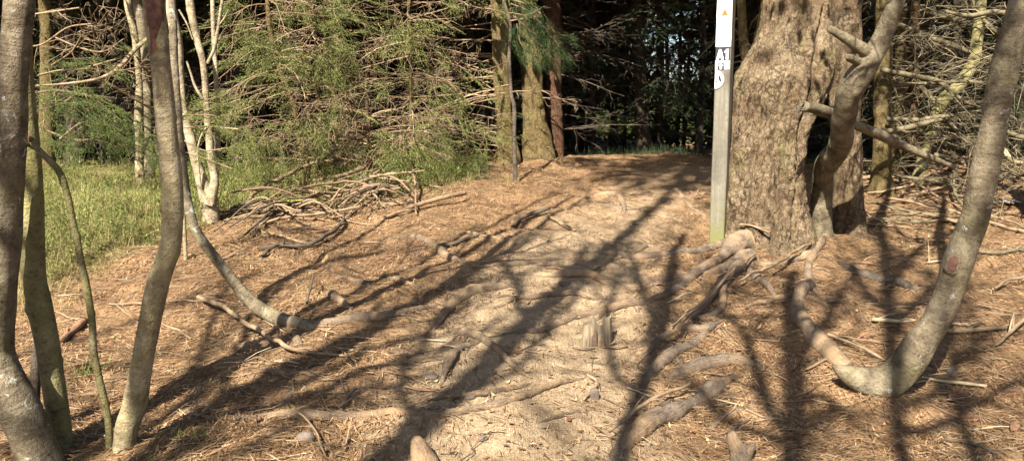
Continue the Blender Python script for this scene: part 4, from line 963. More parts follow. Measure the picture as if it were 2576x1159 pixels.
# ================================================================== SHADED FOREST BEYOND
def forest():
    R = rng(900); PR = []
    for k in range(9):
        t = thing('spruce_tree', (0, 0, 0), 'slender dark spruce with dead lower branches in the shaded forest beyond the path', 'tree', 'dark spruces in the forest beyond')
        h = 15; r = (.045, .055, .065, .08, .10, .125, .06, .05, .075)[k]; n = 10
        q = np.array([[.16 * vn(np.array([[i * .7, k, 0]]), 3)[0] * (1 + (k == 6) * 2.5), .1 * vn(np.array([[i * .7, k, 5]]), 4)[0], -.3 + h * i / (n - 1), r * (1 - .8 * i / (n - 1)) * (1.35 if i == 0 else 1)] for i in range(n)])
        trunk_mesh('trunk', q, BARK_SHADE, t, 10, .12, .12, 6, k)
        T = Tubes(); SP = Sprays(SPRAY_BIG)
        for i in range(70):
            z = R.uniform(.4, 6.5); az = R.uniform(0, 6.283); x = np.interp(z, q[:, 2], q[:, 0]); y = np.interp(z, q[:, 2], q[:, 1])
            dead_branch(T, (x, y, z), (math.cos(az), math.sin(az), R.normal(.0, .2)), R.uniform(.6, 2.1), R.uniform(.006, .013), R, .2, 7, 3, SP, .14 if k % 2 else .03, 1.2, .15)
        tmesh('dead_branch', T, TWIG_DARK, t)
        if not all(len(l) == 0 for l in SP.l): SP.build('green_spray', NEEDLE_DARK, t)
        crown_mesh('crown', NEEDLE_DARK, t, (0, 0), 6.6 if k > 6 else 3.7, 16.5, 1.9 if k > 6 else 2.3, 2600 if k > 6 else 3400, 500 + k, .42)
        PR.append(t)
    spots = []
    # trunks that can be told apart in the gap beyond the path
    for px, Y, k in ((1491, 15, 3), (1541, 17, 1), (1602, 14.6, 5), (1655, 15.6, 3), (1676, 18, 1), (1757, 14.8, 4), (1722, 20, 2), (1455, 19, 2), (1574, 22, 0), (1790, 17, 3), (1437, 15.4, 0)):
        spots.append((P(px, 380, Y)[0][0], Y, 7 if k < 3 else 8 if k < 5 else 5))
    for px, Y, k in ((215, 12.4, 5), (30, 12.8, 4), (285, 13.0, 3), (420, 12.6, 5), (590, 12.3, 4), (640, 13.2, 5), (720, 12.8, 3), (930, 13.0, 5), (1100, 12.9, 4), (1180, 13.3, 3)): spots.append((P(px, 380, Y)[0][0], Y, k))
    tries = 0
    while len(spots) < 260 and tries < 9000:
        tries += 1
        Y = 13.2 + 27 * R.random() ** .9; X = R.uniform(-.78, .80) * Y
        if any((X - a) ** 2 + (Y - b) ** 2 < (1.0 if Y < 18 else 1.4) ** 2 for a, b, c in spots): continue
        if Y < 21 and .05 < X / Y < .27 and R.random() < .12: continue
        u = X / Y
        if .07 < u < .27 and Y > 25: continue
        if u > .38 and Y > 24 and R.random() < .65: continue
        spots.append((X, Y, int(R.integers(7, 9)) if .05 < u < .29 or u > .40 else int(R.integers(0, 7))))
    for i, (X, Y, k) in enumerate(spots):
        p = PR[k]
        o = p.copy(); COL.objects.link(o)
        for ch in p.children:
            c = ch.copy(); COL.objects.link(c); c.parent = o
        s = R.uniform(.85, 1.15); o.location = (X, Y, float(gz(X, Y)) - .05); o.rotation_euler = (R.normal(0, .02), R.normal(0, .025), R.uniform(0, 6.28)); o.scale = (s, s, s)
    for p in PR:
        for ch in list(p.children): bpy.data.objects.remove(ch)
        bpy.data.objects.remove(p)
    # foliage that closes the far side of the wood
    def mass(n, y0, y1, hmin, hmax, gap, size, mat, label, sd, xr=75, open_=0.0):
        c = rng(sd); x = c.uniform(-xr, xr, n); y = c.uniform(y0, y1, n); O = 0 * x
        ht = hmin + (hmax - hmin) * (.5 + .7 * vn(np.stack([x * .12, O, O], -1), sd) + .4 * vn(np.stack([x * .5, y * .3, O], -1), sd + 2))
        h = np.maximum(ht, .5) * c.random(n); k = vn(np.stack([x * .45, y * .05, h * .45], -1), sd + 5) + .5 * vn(np.stack([x * 1.3, y * .1, h * 1.3], -1), sd + 6) > gap + open_ * sm(.0, .08, x / y)
        x, y, h = x[k], y[k], h[k]; n = len(x); z = gz(x, y) + h
        d = c.normal(0, 1, (n, 3)); d /= np.linalg.norm(d, axis=1, keepdims=True); w = np.cross(d, c.normal(0, 1, (n, 3))); w /= np.linalg.norm(w, axis=1, keepdims=True)
        L = c.uniform(.5, 1.2, n)[:, None] * size; C = np.stack([x, y, z], 1)
        V = np.stack([C - d * L, C + w * L * .35, C + d * L, C - w * L * .35], 1).reshape(-1, 3)
        o = mesh('far_forest', V, np.arange(4 * n).reshape(-1, 4), None, mat, smooth=False); o['kind'] = 'stuff'; o['label'] = label
    mass(60000, 58, 78, 2.5, 6, -.9, .35, FARLEAF, 'sunlit yellow-green shrubs showing through gaps far beyond the dark trunks', 3)
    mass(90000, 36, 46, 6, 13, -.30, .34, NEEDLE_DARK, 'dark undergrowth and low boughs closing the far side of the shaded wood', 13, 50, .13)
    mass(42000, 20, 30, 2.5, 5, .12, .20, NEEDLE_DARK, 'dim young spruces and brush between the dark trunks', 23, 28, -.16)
forest()

# trees standing behind the photographer: they throw the dappled shade over the path
def shade_trees():
    R = rng(71)
    lines = [((490, 960), -5.2, .11), ((740, 1000), -7.4, .13), ((2480, 900), -6.5, .12), ((300, 820), -6.8, .10), ((2060, 1000), -9.6, .10)]
    for i, (px, yb, r) in enumerate(lines):
        g, _ = G(*px); k = (g[1] - yb) / SUN_S[1]; x = g[0] - SUN_S[0] * k; z = float(gz(x, yb))
        t = thing('broadleaf_tree', (x, yb, z), 'leafless tree standing behind the photographer and shading the path', 'tree', 'leafless trees behind the photographer')
        n = 9; h = R.uniform(13, 16); h = 11.4 if px == 740 else h; q = np.array([[x + .22 * vn(np.array([[j * .6, i, 0]]), 8)[0], yb + .22 * vn(np.array([[j * .6, i, 4]]), 8)[0], z - .2 + h * j / (n - 1), r * (1 - .75 * j / (n - 1))] for j in range(n)])
        trunk_mesh('trunk', q, BARK_GREY, t, 12, .15, .06, 5, i)
        T = Tubes(); e = even(q, .1)
        for b in range(17):
            s = e[int(len(e) * R.uniform(.4, .98))]; a = R.uniform(0, 6.28)
            limb(T, s[:3], np.array([math.cos(a), math.sin(a), R.uniform(.3, 1.2)]), R.uniform(1.4, 2.8), s[3] * .6, 1, R, kids=5, sides=5)
        tmesh('crown', T, BARK_GREY, t)
    # spreading limbs overhead: each follows, up along the sunlight, a branch shadow that lies on the path
    up = np.array([-SUN_S[0] * math.cos(SUN_EL), -SUN_S[1] * math.cos(SUN_EL), math.sin(SUN_EL)]) / math.sin(SUN_EL)
    GROUPS = [([[(400,1110,64),(640,970,60),(870,860,52),(1060,765,34),(1190,685,28),(1300,610,18)], [(640,970,30),(780,960,26),(930,880,24),(1050,850,20),(1180,760,16)], [(480,1065,50),(640,1040,46),(800,990,40),(930,930,30),(1040,900,18)], [(560,1010,24),(620,860,24),(720,710,26),(860,650,26),(980,630,16)], [(500,1050,20),(520,860,18),(560,740,18),(640,690,14)]], 5.4),
              ([[(1000,1170,42),(1110,1040,40),(1240,930,38),(1330,830,34),(1400,740,30),(1450,670,24),(1470,620,16)], [(1330,830,24),(1300,740,22),(1275,680,20),(1230,640,12)], [(1180,985,24),(1310,920,20),(1390,800,18),(1480,700,16),(1520,610,14)], [(1060,1100,26),(1010,960,24),(1080,860,22),(1130,760,16)], [(1400,740,18),(1500,690,16),(1590,610,12)]], 5.8),
              ([[(1560,1175,50),(1600,1020,50),(1640,900,46),(1680,760,40),(1695,650,30),(1720,590,18)], [(1640,900,28),(1740,820,28),(1810,720,20),(1860,690,12)], [(1600,1020,24),(1540,900,22),(1530,780,18),(1560,700,12)], [(1660,840,20),(1620,740,18),(1600,660,12)]], 5.8),
              ([[(1990,1180,66),(2005,1000,62),(1992,860,54),(1985,740,40),(1995,680,26)], [(1985,1100,40),(1920,1000,36),(1880,880,28),(1850,800,16)], [(2000,930,30),(2070,830,28),(2110,740,20)], [(1985,1120,34),(1900,1090,30),(1800,1040,26),(1740,960,20)], [(1995,1040,30),(2060,1000,28),(2110,1040,20)]], 6.4),
              ([[(2262,1120,46),(2245,960,46),(2240,800,42),(2228,650,34),(2212,560,20)], [(2243,860,28),(2310,760,26),(2390,690,22),(2470,640,14)], [(2255,1040,34),(2360,980,32),(2440,880,26),(2520,820,18)], [(2240,800,22),(2170,720,20),(2130,650,12)], [(2258,1090,40),(2340,1080,36),(2450,1020,32),(2560,960,24)], [(2235,740,24),(2300,640,24),(2400,580,18)]], 6.8)]
    for gi, (limbs, hh) in enumerate(GROUPS):
        Ls = []
        for li_, pts in enumerate(limbs):
            a = []
            for k, (px, py, wd) in enumerate(pts):
                g, t_ = G(px, py); lift = hh + (.5 if li_ else .0) * (k / len(pts)) + .18 * k * (1 if li_ == 0 else .7)
                if li_ and k == 0:
                    m0 = Ls[0]; j0 = int(np.argmin(np.hypot(m0[:, 0] - (g + up * hh)[0], m0[:, 1] - (g + up * hh)[1]))); lift = (m0[j0, 2] - g[2])
                a.append([*(g + up * lift), wd * .5 * t_ / F])
            Ls.append(even(np.array(a), .06))
        st = Ls[0][0]; d0 = (Ls[0][3] - Ls[0][0])[:3]; bx, by = st[0] - .25, st[1] - .55; zb = float(gz(bx, by))
        t = thing('broadleaf_tree', (bx, by, zb), 'leafless spreading tree standing behind the photographer, its limbs shading the path', 'tree', 'leafless spreading trees behind the photographer')
        tr = np.array([[bx, by, zb - .2, st[3] * 1.5], [bx - .05, by, zb + 1.6, st[3] * 1.25], [bx, by + .08, zb + 3.4, st[3] * 1.12], [st[0] - .05, st[1] - .15, st[2] - .5, st[3] * 1.05], [*st[:3], st[3]]])
        trunk_mesh('trunk', np.vstack([tr, Ls[0][4::6], Ls[0][-1:]]), BARK_GREY, t, 14, .08, .05, 6, 40 + gi)
        T = Tubes()
        for li_, e in enumerate(Ls):
            if li_: T.add(e[:, :3] + .03 * fbm(e[:, :3] * 2, 5, 2)[:, None], e[:, 3], 8)
            for k in range(12 if li_ == 0 else 9):
                f = int(R.uniform(.25, .98) * len(e)); d = (e[min(f + 3, len(e) - 1)] - e[max(f - 3, 0)])[:3]; d /= np.linalg.norm(d) + 1e-9
                limb(T, e[f, :3], d + R.normal(0, .55, 3), R.uniform(.5, 1.3), max(e[f, 3] * .38, .014), 1, R, kids=4, sides=5)
        tmesh('crown', T, BARK_GREY, t)
    t = thing('spruce_tree', (-3.1, -3.0, 0), 'tall thin spruce added unseen behind the photographer, its high crown dappling the upper path', 'tree')  # added out of view: its crown is shaped to dapple the upper path
    q = np.array([[-3.1, -3.0, -.3, .12], [-3.12, -3.0, 8, .09], [-3.1, -3.0, 18.5, .02]]); trunk_mesh('trunk', q, BARK_SHADE, t, 10, .3, .1, 5, 3)
    crown_mesh('crown', NEEDLE_DARK, t, (-3.1, -3.0), 14.2, 18.8, 1.9, 3000, 733, .3)
    for i, (x, y) in enumerate(((5.5, -13), (3, -18), (9, -4), (-9, -24))):  # unseen spruces added to block light from the low sky
        t = thing('spruce_tree', (x, y, float(gz(x, y))), 'dark spruce added unseen behind the photographer to block low sky light', 'tree', 'dark spruces behind the photographer')
        q = np.array([[x, y, float(gz(x, y)) - .3, .2], [x, y, 8, .12], [x, y, 16, .02]]); trunk_mesh('trunk', q, BARK_SHADE, t, 10, .3, .1, 5, i)
        crown_mesh('crown', NEEDLE_DARK, t, (x, y), 2.0, 16.5, 2.6, 2600, 700 + i)
shade_trees()

# ================================================================== STUMPS, STONES, CONES, STICKS
def splintered_stump():
    b, d = G(1502, 872); s = d / F; t = thing('tree_stump', b, 'small splintered stump of pale grey wood standing up in the middle of the path', 'stump')
    R = rng(6)
    def block(name, cx, rx, ry, prof, low, dy, mat, sd):
        """an irregular upright piece; prof gives the broken height (px) from left to right"""
        m, n = 40, 14; V = []; a = np.arange(m) * 2 * np.pi / m; c_, s_ = np.cos(a), np.sin(a)
        ux = np.sign(c_) * np.abs(c_) ** .75; uy = np.sign(s_) * np.abs(s_) ** .75
        top = np.interp(ux, np.linspace(-1, 1, len(prof)), prof) + R.normal(0, 2.2, m); top = np.where(uy > .3, top * R.uniform(.75, 1.0, m), top)
        fis = 1 + .035 * vn(np.stack([ux * 6, uy * 6, 0 * a + sd], -1), 3) + .025 * vn(np.stack([ux * 15, uy * 15, 0 * a], -1), 5)
        for i in range(n):
            f = i / (n - 1)
            for k in range(m):
                V.append([b[0] + (cx - 1502 + rx * ux[k] * fis[k] * (1.10 - .12 * f)) * s, b[1] + dy + ry * uy[k] * fis[k] * (1.1 - .12 * f) * s, b[2] - .05 + (top[k] * s + .05) * f])
        for q_, hh in ((.72, .8), (.4, .6)):
            for k in range(m): V.append([b[0] + (cx - 1502 + rx * ux[k] * q_) * s, b[1] + dy + ry * uy[k] * q_ * s, b[2] + (top[k] * (hh if q_ < .5 else .86) * .5 + low * .5 + R.normal(0, 1.5)) * s])
        V.append([b[0] + (cx - 1502) * s, b[1] + dy, b[2] + low * s]); nn = n + 2
        i = np.arange(nn - 1)[:, None] * m; j = np.arange(m)[None]; j2 = (j + 1) % m
        Q = np.stack([i + j, i + j2, i + m + j2, i + m + j], -1).reshape(-1, 4); T3 = np.array([[(nn - 1) * m + k, (nn - 1) * m + (k + 1) % m, nn * m] for k in range(m)])
        mesh(name, V, Q, T3, mat, t, smooth=False)
    block('stump_body', 1502, 36, 27, [56, 60, 62, 72, 78, 66, 54, 60, 74, 77, 77, 75], 50, .02, WOOD_STUMP, 1)
    block('splinter', 1493, 7, 5, [30, 46, 52, 40], 30, -.055, CORE, 2)
    block('splinter', 1512, 8, 5, [20, 34, 30, 22], 20, -.06, CORE, 3)
WOOD_STUMP = (lambda m: m.done(m.ramp(m.noise(m.mapv(m.obj(), (70, 70, 5)), 1, 5, .6, .5), [(.3, (.11, .082, .054)), (.5, (.225, .175, .112)), (.7, (.35, .285, .19))]), m.bump(m.noise(m.mapv(m.obj(), (90, 90, 5)), 1, 4), .7, .008)))(NT('splintered_wood', .9, .1))
splintered_stump()
def knob(pts, Y, name, mat, label, seed, extra=()):
    q = trace(pts, Y)[::-1]; t = None; b = q[0]
    T = Tubes(); e = even(np.vstack([q[0] + [0, 0, -.12, .01], q]), .012); T.add(e[:, :3], e[:, 3], 18, True)
    for pp in extra:
        e = even(trace(pp, Y)[::-1], .012); T.add(e[:, :3], e[:, 3], 12, True)
    V, Q, Tr, A = T.arrays(.38, 13, seed); tag(mesh(name, V, Q, Tr, mat, None, attrs={'tl': A, 'an': np.concatenate(T.an)}), label, 'stump')
bB, _ = G(1056, 1165); knob([(1040,1100,12),(1044,1104,28),(1050,1114,40),(1056,1128,48),(1062,1146,56),(1068,1175,70)], bB[1], 'root_stub', BARK_GROOT, 'stubby grey root end poking up at the bottom, below the long foreground root', 3)
bC, _ = G(1862, 1165); knob([(1840,1083,7),(1842,1087,20),(1846,1105,32),(1858,1130,46),(1864,1165,58)], bC[1], 'root_stub', BARK_GROOT, 'forked grey root knob poking up at the bottom, right of the broad double root', 5, ([(1897,1113,6),(1895,1118,16),(1886,1128,26),(1872,1150,40)],))
def rock(px, py, w, h, label, seed, mat=None, ang=True):
    b, d = G(px, py); s = d / F; R = rng(seed); n, m = 12, 16; V = []
    for i in range(n):
        ph = math.pi * i / (n - 1)
        for j in range(m):
            a = 2 * math.pi * j / m; v = np.array([math.sin(ph) * math.cos(a), math.sin(ph) * math.sin(a), math.cos(ph)])
            if ang: v = np.sign(v) * np.abs(v) ** .7
            k = 1 + .28 * fbm(v[None] * 1.3, seed, 3)[0]; V.append(b + v * k * np.array([w * s / 2, w * s * .4, h * s * .5]) + [0, 0, h * s * .22])
    i = np.arange(n - 1)[:, None] * m; j = np.arange(m)[None]; j2 = (j + 1) % m
    tag(mesh('stone', V, np.stack([i + j, i + m + j, i + m + j2, i + j2], -1).reshape(-1, 4), None, mat or STONE, smooth=not ang), label, 'stone')
rock(768, 1112, 46, 34, 'angular brown rock wedged under the left end of the long foreground root', 2)
rock(1526, 868, 14, 10, 'small pale pebble at the foot of the splintered stump', 3)
rock(1420, 716, 30, 9, 'flat pale stone lying beside the worn flat root on the path', 4)
rock(1495, 1004, 24, 40, 'upright pinkish stone bedded in the needles below the splintered stump', 5)
rock(1180, 1000, 32, 16, 'low pale stone beside the elbow root on the left of the path', 6)
rock(1085, 950, 34, 14, 'flat stone half bedded left of the elbow root', 7)
rock(2393, 946, 26, 28, 'reddish rounded stone in the needles right of the hooked trunk foot', 8)
rock(1215, 1105, 24, 10, 'small flat stone in the bright soil at the bottom of the path', 9)
rock(1435, 870, 16, 10, 'tiny stone left of the splintered stump', 10)

CONE_V = None
def cone_mesh(seed):
    R = rng(seed); L = .11; V = []; Q = []
    n, m = 18, 12
    for i in range(n):
        f = i / (n - 1); r = .019 * math.sin(math.pi * (.06 + .9 * f)) ** .7 * (1 if f < .6 else 1)
        for j in range(m):
            a = 2 * math.pi * (j + .5 * (i % 2)) / m; k = 1 + (.22 if (i + j) % 2 else -.18)
            V.append([L * (f - .5), r * k * math.cos(a), r * k * math.sin(a)])
    for i in range(n - 1):
        for j in range(m): Q.append([i * m + j, i * m + (j + 1) % m, (i + 1) * m + (j + 1) % m, (i + 1) * m + j])
    return np.array(V), np.array(Q)
for k, (px, py, az, sc, lab) in enumerate(((2408, 1000, .2, 1.1, 'brown cone right of the hooked trunk foot, under a pale twig'), (2535, 995, -.3, 1.1, 'brown cone lying further right of the hooked trunk foot'), (2565, 858, .5, 1.2, 'dark cone at the right edge on dry sticks'),
      (2552, 1082, .9, 1.1, 'dark open cone near the bottom right edge'), (2440, 1060, -.2, 1.0, 'pale brown cone low at right beside fallen twigs'), (205, 928, .3, 1.3, 'brown cone beside the green tuft between left trunks'), (975, 652, .4, 1.1, 'dark cone lying on the needles left of the pale bent root'),
      (1052, 628, .1, 1.4, 'dark cone tucked against the pale bent root'), (2030, 850, 1.2, 1.0, 'small cone beside the root of the hooked trunk'))):
    b, d = G(px, py); V, Q = cone_mesh(k); c, s = math.cos(az), math.sin(az)
    V = V * sc; V = np.stack([V[:, 0] * c - V[:, 1] * s, V[:, 0] * s + V[:, 1] * c, V[:, 2] + V[:, 0] * .12], 1) + [b[0], b[1], float(gz(b[0], b[1])) + .016]
    tag(mesh('pine_cone', V, Q, None, CONE, smooth=False), lab, 'cone', 'fallen cones')
# white litter at the right edge
b, d = G(2540, 512); V = []; n = 10
for i in range(n):
    for j in range(5):
        u, v = i / (n - 1) - .5, j / 4 - .5; V.append([b[0] + u * .20, b[1] + v * .22 + .03 * u, float(gz(b[0], b[1])) + .02 + .022 * vn(np.array([[u * 9, v * 7, 1]]), 2)[0] + .015 * abs(v)])
i = np.arange(n - 1)[:, None] * 5; j = np.arange(4)[None]; 
V2 = np.vstack([V, np.array(V) - [0, 0, .004]]); q = np.stack([i + j, i + 5 + j, i + 6 + j, i + 1 + j], -1).reshape(-1, 4)
tag(mesh('paper_scrap', V2, np.vstack([q, q[:, ::-1] + n * 5]), None, WHITE), 'crumpled white scrap of paper lying on the shaded ground at the right edge', 'litter')

def stick(pts, mat, label, name='fallen_branch', lift=None, Y=None, forks=2, seed=0, sides=7):
    """a fallen branch lying on the ground; lift = height above ground per point (m)"""
    q = rtrace(pts) if Y is None else trace(pts, Y)
    m = len(q)
    if Y is None:
        e = even(np.column_stack([q, np.zeros(m) if lift is None else lift]), .03); e[:, 2] = gz(e[:, 0], e[:, 1]) + e[:, 3] * .8 + e[:, 4] + .008
        e[:, 2] = np.convolve(np.pad(e[:, 2], 3, 'edge'), np.ones(7) / 7, 'valid') + .004
    else: e = even(q, .03)
    R = rng(seed + 1); T = Tubes(); e[:, :3] += .006 * np.stack([vn(np.column_stack([np.arange(len(e)) * .35, np.full(len(e), seed), np.full(len(e), c)]), 2) for c in range(3)], 1)
    T.add(e[:, :3], np.maximum(e[:, 3], .003), sides, True)
    for k in range(forks):
        j = R.integers(1, max(2, len(e) - 2)); d = (e[min(j + 1, len(e) - 1)] - e[j - 1])[:3]; d /= np.linalg.norm(d) + 1e-9; d = d + R.normal(0, .55, 3); d[2] = abs(d[2]) * .6; d /= np.linalg.norm(d)
        l = R.uniform(.06, .22); T.add([e[j, :3], e[j, :3] + d * l * .5, e[j, :3] + d * l + [0, 0, -.02]], [e[j, 3] * .55, e[j, 3] * .4, .0015], 5)
    return tag(tmesh(name, T, mat, None, .10, 18, seed), label, 'branch')
LY = lambda *pts: list(pts)
ST = [
 ([(580,540,7),(640,515,10),(705,490,10),(770,467,9),(855,455,8),(900,445,7),(950,438,5)], 'b', 'longest weathered branch along the upper edge of the brush pile', [.02,.10,.16,.22,.24,.24,.22]),
 ([(720,500,5),(790,485,8),(870,480,10),(930,462,11),(1005,446,8)], 'b', 'second weathered branch just beneath the longest one on the brush pile', [.06,.12,.16,.20,.2]),
 ([(955,418,5),(990,420,7),(1020,420,8),(1060,408,8),(1080,394,8),(1062,383,7),(1020,382,7),(975,388,6)], 'r', 'reddish branch bent round in a loop on top of the brush pile', [.28,.30,.32,.34,.34,.34,.32,.30]),
 ([(1032,450,4),(1038,470,5),(1045,495,6),(1048,545,5)], 'b', 'thin brown forked branch leaning upright at the right end of the brush pile', [.26,.2,.12,.0]),
 ([(968,556,8),(1000,545,10),(1045,533,12),(1090,524,12),(1130,516,12),(1170,509,10)], 'b', 'thick broken branch pointing right out of the brush pile over the path edge', [0,.02,.03,.05,.07,.08]),
 ([(905,466,5),(915,478,10),(925,490,14),(940,500,14),(948,508,10),(942,520,6)], 'd', 'dark curled strip of bark in the middle of the brush pile', [.16,.15,.14,.12,.1,.06]),
 ([(590,560,6),(650,552,8),(700,545,9),(760,540,8),(830,542,6)], 't', 'pale branch along the lower front of the brush pile', None),
 ([(640,580,6),(700,568,8),(790,560,9),(860,550,8),(910,540,5)], 't', 'pale branch crossing the front foot of the brush pile', [.02,.04,.05,.06,.07]),
 ([(560,556,5),(600,546,9),(660,535,9),(720,532,6)], 't', 'short pale branch at the left tip of the brush pile', [.02,.04,.05,.04]),
 ([(880,500,5),(940,478,7),(985,450,7),(1010,420,6),(1030,395,4)], 't', 'pale branch standing steeply out of the brush pile', [.05,.14,.22,.3,.36]),
 ([(830,545,5),(870,525,7),(905,512,7),(960,505,6),(1010,498,4)], 't', 'pale crooked branch at the right front of the brush pile', [.02,.06,.08,.1,.1]),
 ([(1050,468,3),(1080,474,4),(1120,481,3)], 't', 'thin pale twig to the right of the upright forked branch', [.02,.02,.02]),
 ([(660,590,5),(700,597,7),(734,607,7),(780,618,5)], 't', 'pale stick in front of the brush pile, above the dark jointed branch', None),
 ([(649,634,7),(700,628,10),(755,633,11),(800,620,12),(819,607,12),(845,592,11),(860,575,9),(868,560,7)], 'd', 'dark jointed branch lying before the brush pile, its end pointing at the pile', [.0,.01,.02,.02,.03,.03,.03,.02]),
 ([(656,655,9),(668,642,9),(680,625,6)], 'd', 'short dark stub at the left end of the dark jointed branch', None),
 ([(1105,628,9),(1140,622,10),(1165,612,9),(1195,600,8),(1222,592,5)], 'd', 'dark rotten branch on the path just right of the pale bent root', None),
 ([(1286,576,8),(1305,563,11),(1330,552,12),(1355,546,11),(1384,539,7)], 'd', 'dark branch lying across the upper path, raised at its right end', [0,.01,.02,.03,.04]),
 ([(1380,548,7),(1400,560,9),(1425,576,10),(1445,584,6)], 't', 'short pale branch slanting down from the dark upper path branch', None),
 ([(500,771,11),(540,790,12),(580,812,12),(612,835,12),(650,860,12),(690,882,12),(723,893,12),(770,896,10),(808,899,8),(860,903,6),(905,911,4)], 't', 'long bleached stick slanting across the needles left of the path, elbowed in the middle', [.05,.06,.06,.05,.05,.04,.03,.01,0,0,0]),
 ([(772,772,6),(778,758,6),(788,738,5),(784,730,4)], 'd', 'little dark twig standing up beside the stubby reddish root', [.0,.05,.1,.12]),
 ([(860,1046,10),(868,1030,10),(875,1012,8),(898,1000,6)], 'd', 'dark stick propped against the long foreground root', [.0,.02,.03,.02]),
 ([(815,1155,4),(806,1130,6),(795,1105,6),(770,1080,5),(752,1068,4)], 't', 'crooked thin twig over the rock by the long foreground root', [0,.01,.02,.04,.05]),
 ([(868,1138,7),(875,1118,8),(880,1098,6)], 't', 'short pale stick below the long foreground root', None),
 ([(155,868,12),(175,850,17),(205,825,19),(218,815,12)], 'r', 'short reddish broken log lying behind the thin crooked stem', None),
 ([(275,772,5),(330,770,6),(400,768,6),(470,760,5),(520,765,4)], 't', 'thin pale stick lying level behind the kinked trunk', None),
 ([(405,820,4),(445,838,6),(470,850,6),(480,862,5)], 't', 'bleached twig right of the kinked trunk', None),
 ([(2190,815,10),(2215,816,11),(2260,815,9),(2303,813,7)], 'w', 'bright bleached stick lying left of the sweeping grey trunk', None),
 ([(2395,820,6),(2420,822,9),(2447,822,3)], 'w', 'short pointed bleached stick just right of the sweeping grey trunk', None),
 ([(2320,958,7),(2370,968,8),(2430,975,9),(2482,980,7)], 'w', 'straight pale stick right of the hooked trunk foot', None),
 ([(2080,862,8),(2110,874,10),(2150,890,10),(2190,906,9),(2225,922,5)], 't', 'pale split branch reaching from the hooked trunk root to the trunk foot', [.03,.03,.03,.02,.01]),
 ([(2085,870,4),(2140,862,7),(2200,868,7),(2243,872,4)], 'r', 'reddish twig behind the hooked trunk foot', None),
 ([(2370,1114,5),(2400,1114,6),(2436,1122,7),(2470,1135,7),(2510,1152,6)], 'd', 'dark bowed stick near the bottom right corner', None),
 ([(2022,940,6),(2060,925,8),(2095,912,7),(2130,905,5)], 't', 'thin pale twig lying in front of the hooked trunk foot', None),
 ([(1990,1010,4),(2030,995,6),(2052,985,4)], 'r', 'orange twig on the needles left of the hooked trunk foot', None),
 ([(1825,1100,5),(1850,1085,7),(1880,1060,7),(1890,1052,4)], 'd', 'dark twig resting beside the broad double root', None),
 ([(1440,880,3),(1470,890,4),(1502,884,5),(1545,888,4),(1580,876,3)], 'b', 'dark crooked twig lying right at the foot of the splintered stump', None),
 ([(1480,950,6),(1500,975,9),(1470,1010,5)], 't', 'short bent pale twig below the splintered stump', None),
 ([(1530,1120,6),(1570,1095,9),(1640,1050,10),(1720,1010,8),(1740,985,5)], 't', 'grey branch lying along the upper edge of the broad double root', [.03,.05,.06,.05,.03]),
 ([(2330,830,8),(2400,842,12),(2470,838,12),(2530,832,10)], 't', 'thick dry branch lying right of the sweeping grey trunk, under the cone', None),
 ([(2500,880,6),(2530,862,9),(2560,840,11),(2580,828,10)], 't', 'dry branch entering from the right edge', [0,.02,.04,.06]),
 ([(2500,740,6),(2530,728,8),(2580,720,7)], 't', 'dry twig raised above the needles at the right edge', [.02,.05,.06]),
 ([(1840,740,4),(1880,720,7),(1960,690,8),(2010,660,7),(2040,645,5)], 't', 'thin dry branch slanting over the roots at the big spruce foot', [.04,.06,.08,.08,.06]),
 ([(1690,850,4),(1750,800,6),(1810,750,7),(1870,700,7),(1900,672,4)], 't', 'long thin dry branch slanting from the arched root up to the big spruce', [.03,.05,.06,.08,.08]),
 ([(1860,625,5),(1890,632,6),(1935,648,6)], 't', 'pale twig lying against the flared foot of the big spruce', [.14,.16,.16]),
 # heap of pale boughs at the right
 ([(2170,420,14),(2260,440,13),(2330,455,12),(2420,470,10)], 'o', 'heavy bough slanting down behind the big spruce into the heap at right', [.55,.42,.34,.25]),
 ([(2290,400,16),(2360,420,16),(2430,432,14),(2500,445,10)], 'o', 'thick grey bough lying high on the heap of pale boughs', [.36,.34,.3,.26]),
 ([(2185,470,8),(2280,490,9),(2370,500,9),(2450,510,6)], 'o', 'pale bough low in the heap, running behind the sweeping grey trunk', [.2,.18,.16,.12]),
 ([(2300,445,6),(2370,452,8),(2440,450,7)], 'o', 'level pale bough in the middle of the heap', [.24,.24,.24]),
 ([(2330,425,6),(2375,440,8),(2415,458,8),(2425,470,5)], 'r', 'red peeled branch on the heap of pale boughs', [.34,.3,.26,.22]),
 ([(2260,510,6),(2330,480,8),(2400,455,7),(2440,440,5)], 'r', 'red peeled branch rising to the right across the heap', [.06,.16,.26,.3]),
 ([(2405,470,7),(2395,500,8),(2410,530,8),(2450,575,6)], 'o', 'bent bough hanging down the front of the heap of pale boughs', [.24,.18,.1,.02]),
 ([(2230,520,6),(2300,540,7),(2380,562,7),(2450,585,5)], 'o', 'pale bough at the front foot of the heap of boughs', None),
 ([(2490,425,12),(2530,445,13),(2580,470,13)], 'w', 'bright pale bough right of the sweeping grey trunk, highest there', [.3,.26,.22]),
 ([(2495,480,9),(2540,482,10),(2590,488,10)], 'w', 'bleached bough right of the sweeping grey trunk just above the paper scrap', [.16,.15,.14]),
 ([(2480,560,8),(2520,575,9),(2580,590,9)], 't', 'dry branch lying below the paper scrap at the right edge', None),
 ([(2460,640,8),(2510,645,10),(2580,635,10)], 'o', 'mossy branch lying right of the oval trunk scar', None),
]
SM = {'b': TWIG_BROWN, 'r': TWIG_RED, 'd': TWIG_DARK, 't': TWIG_TAN, 'w': WOOD_PALE, 'o': TWIG_OLIVE}
for k, (pts, mm, lab, lift) in enumerate(ST): stick(pts, SM[mm], lab, lift=lift, seed=k, forks=3 if mm in 'ob' else 2)
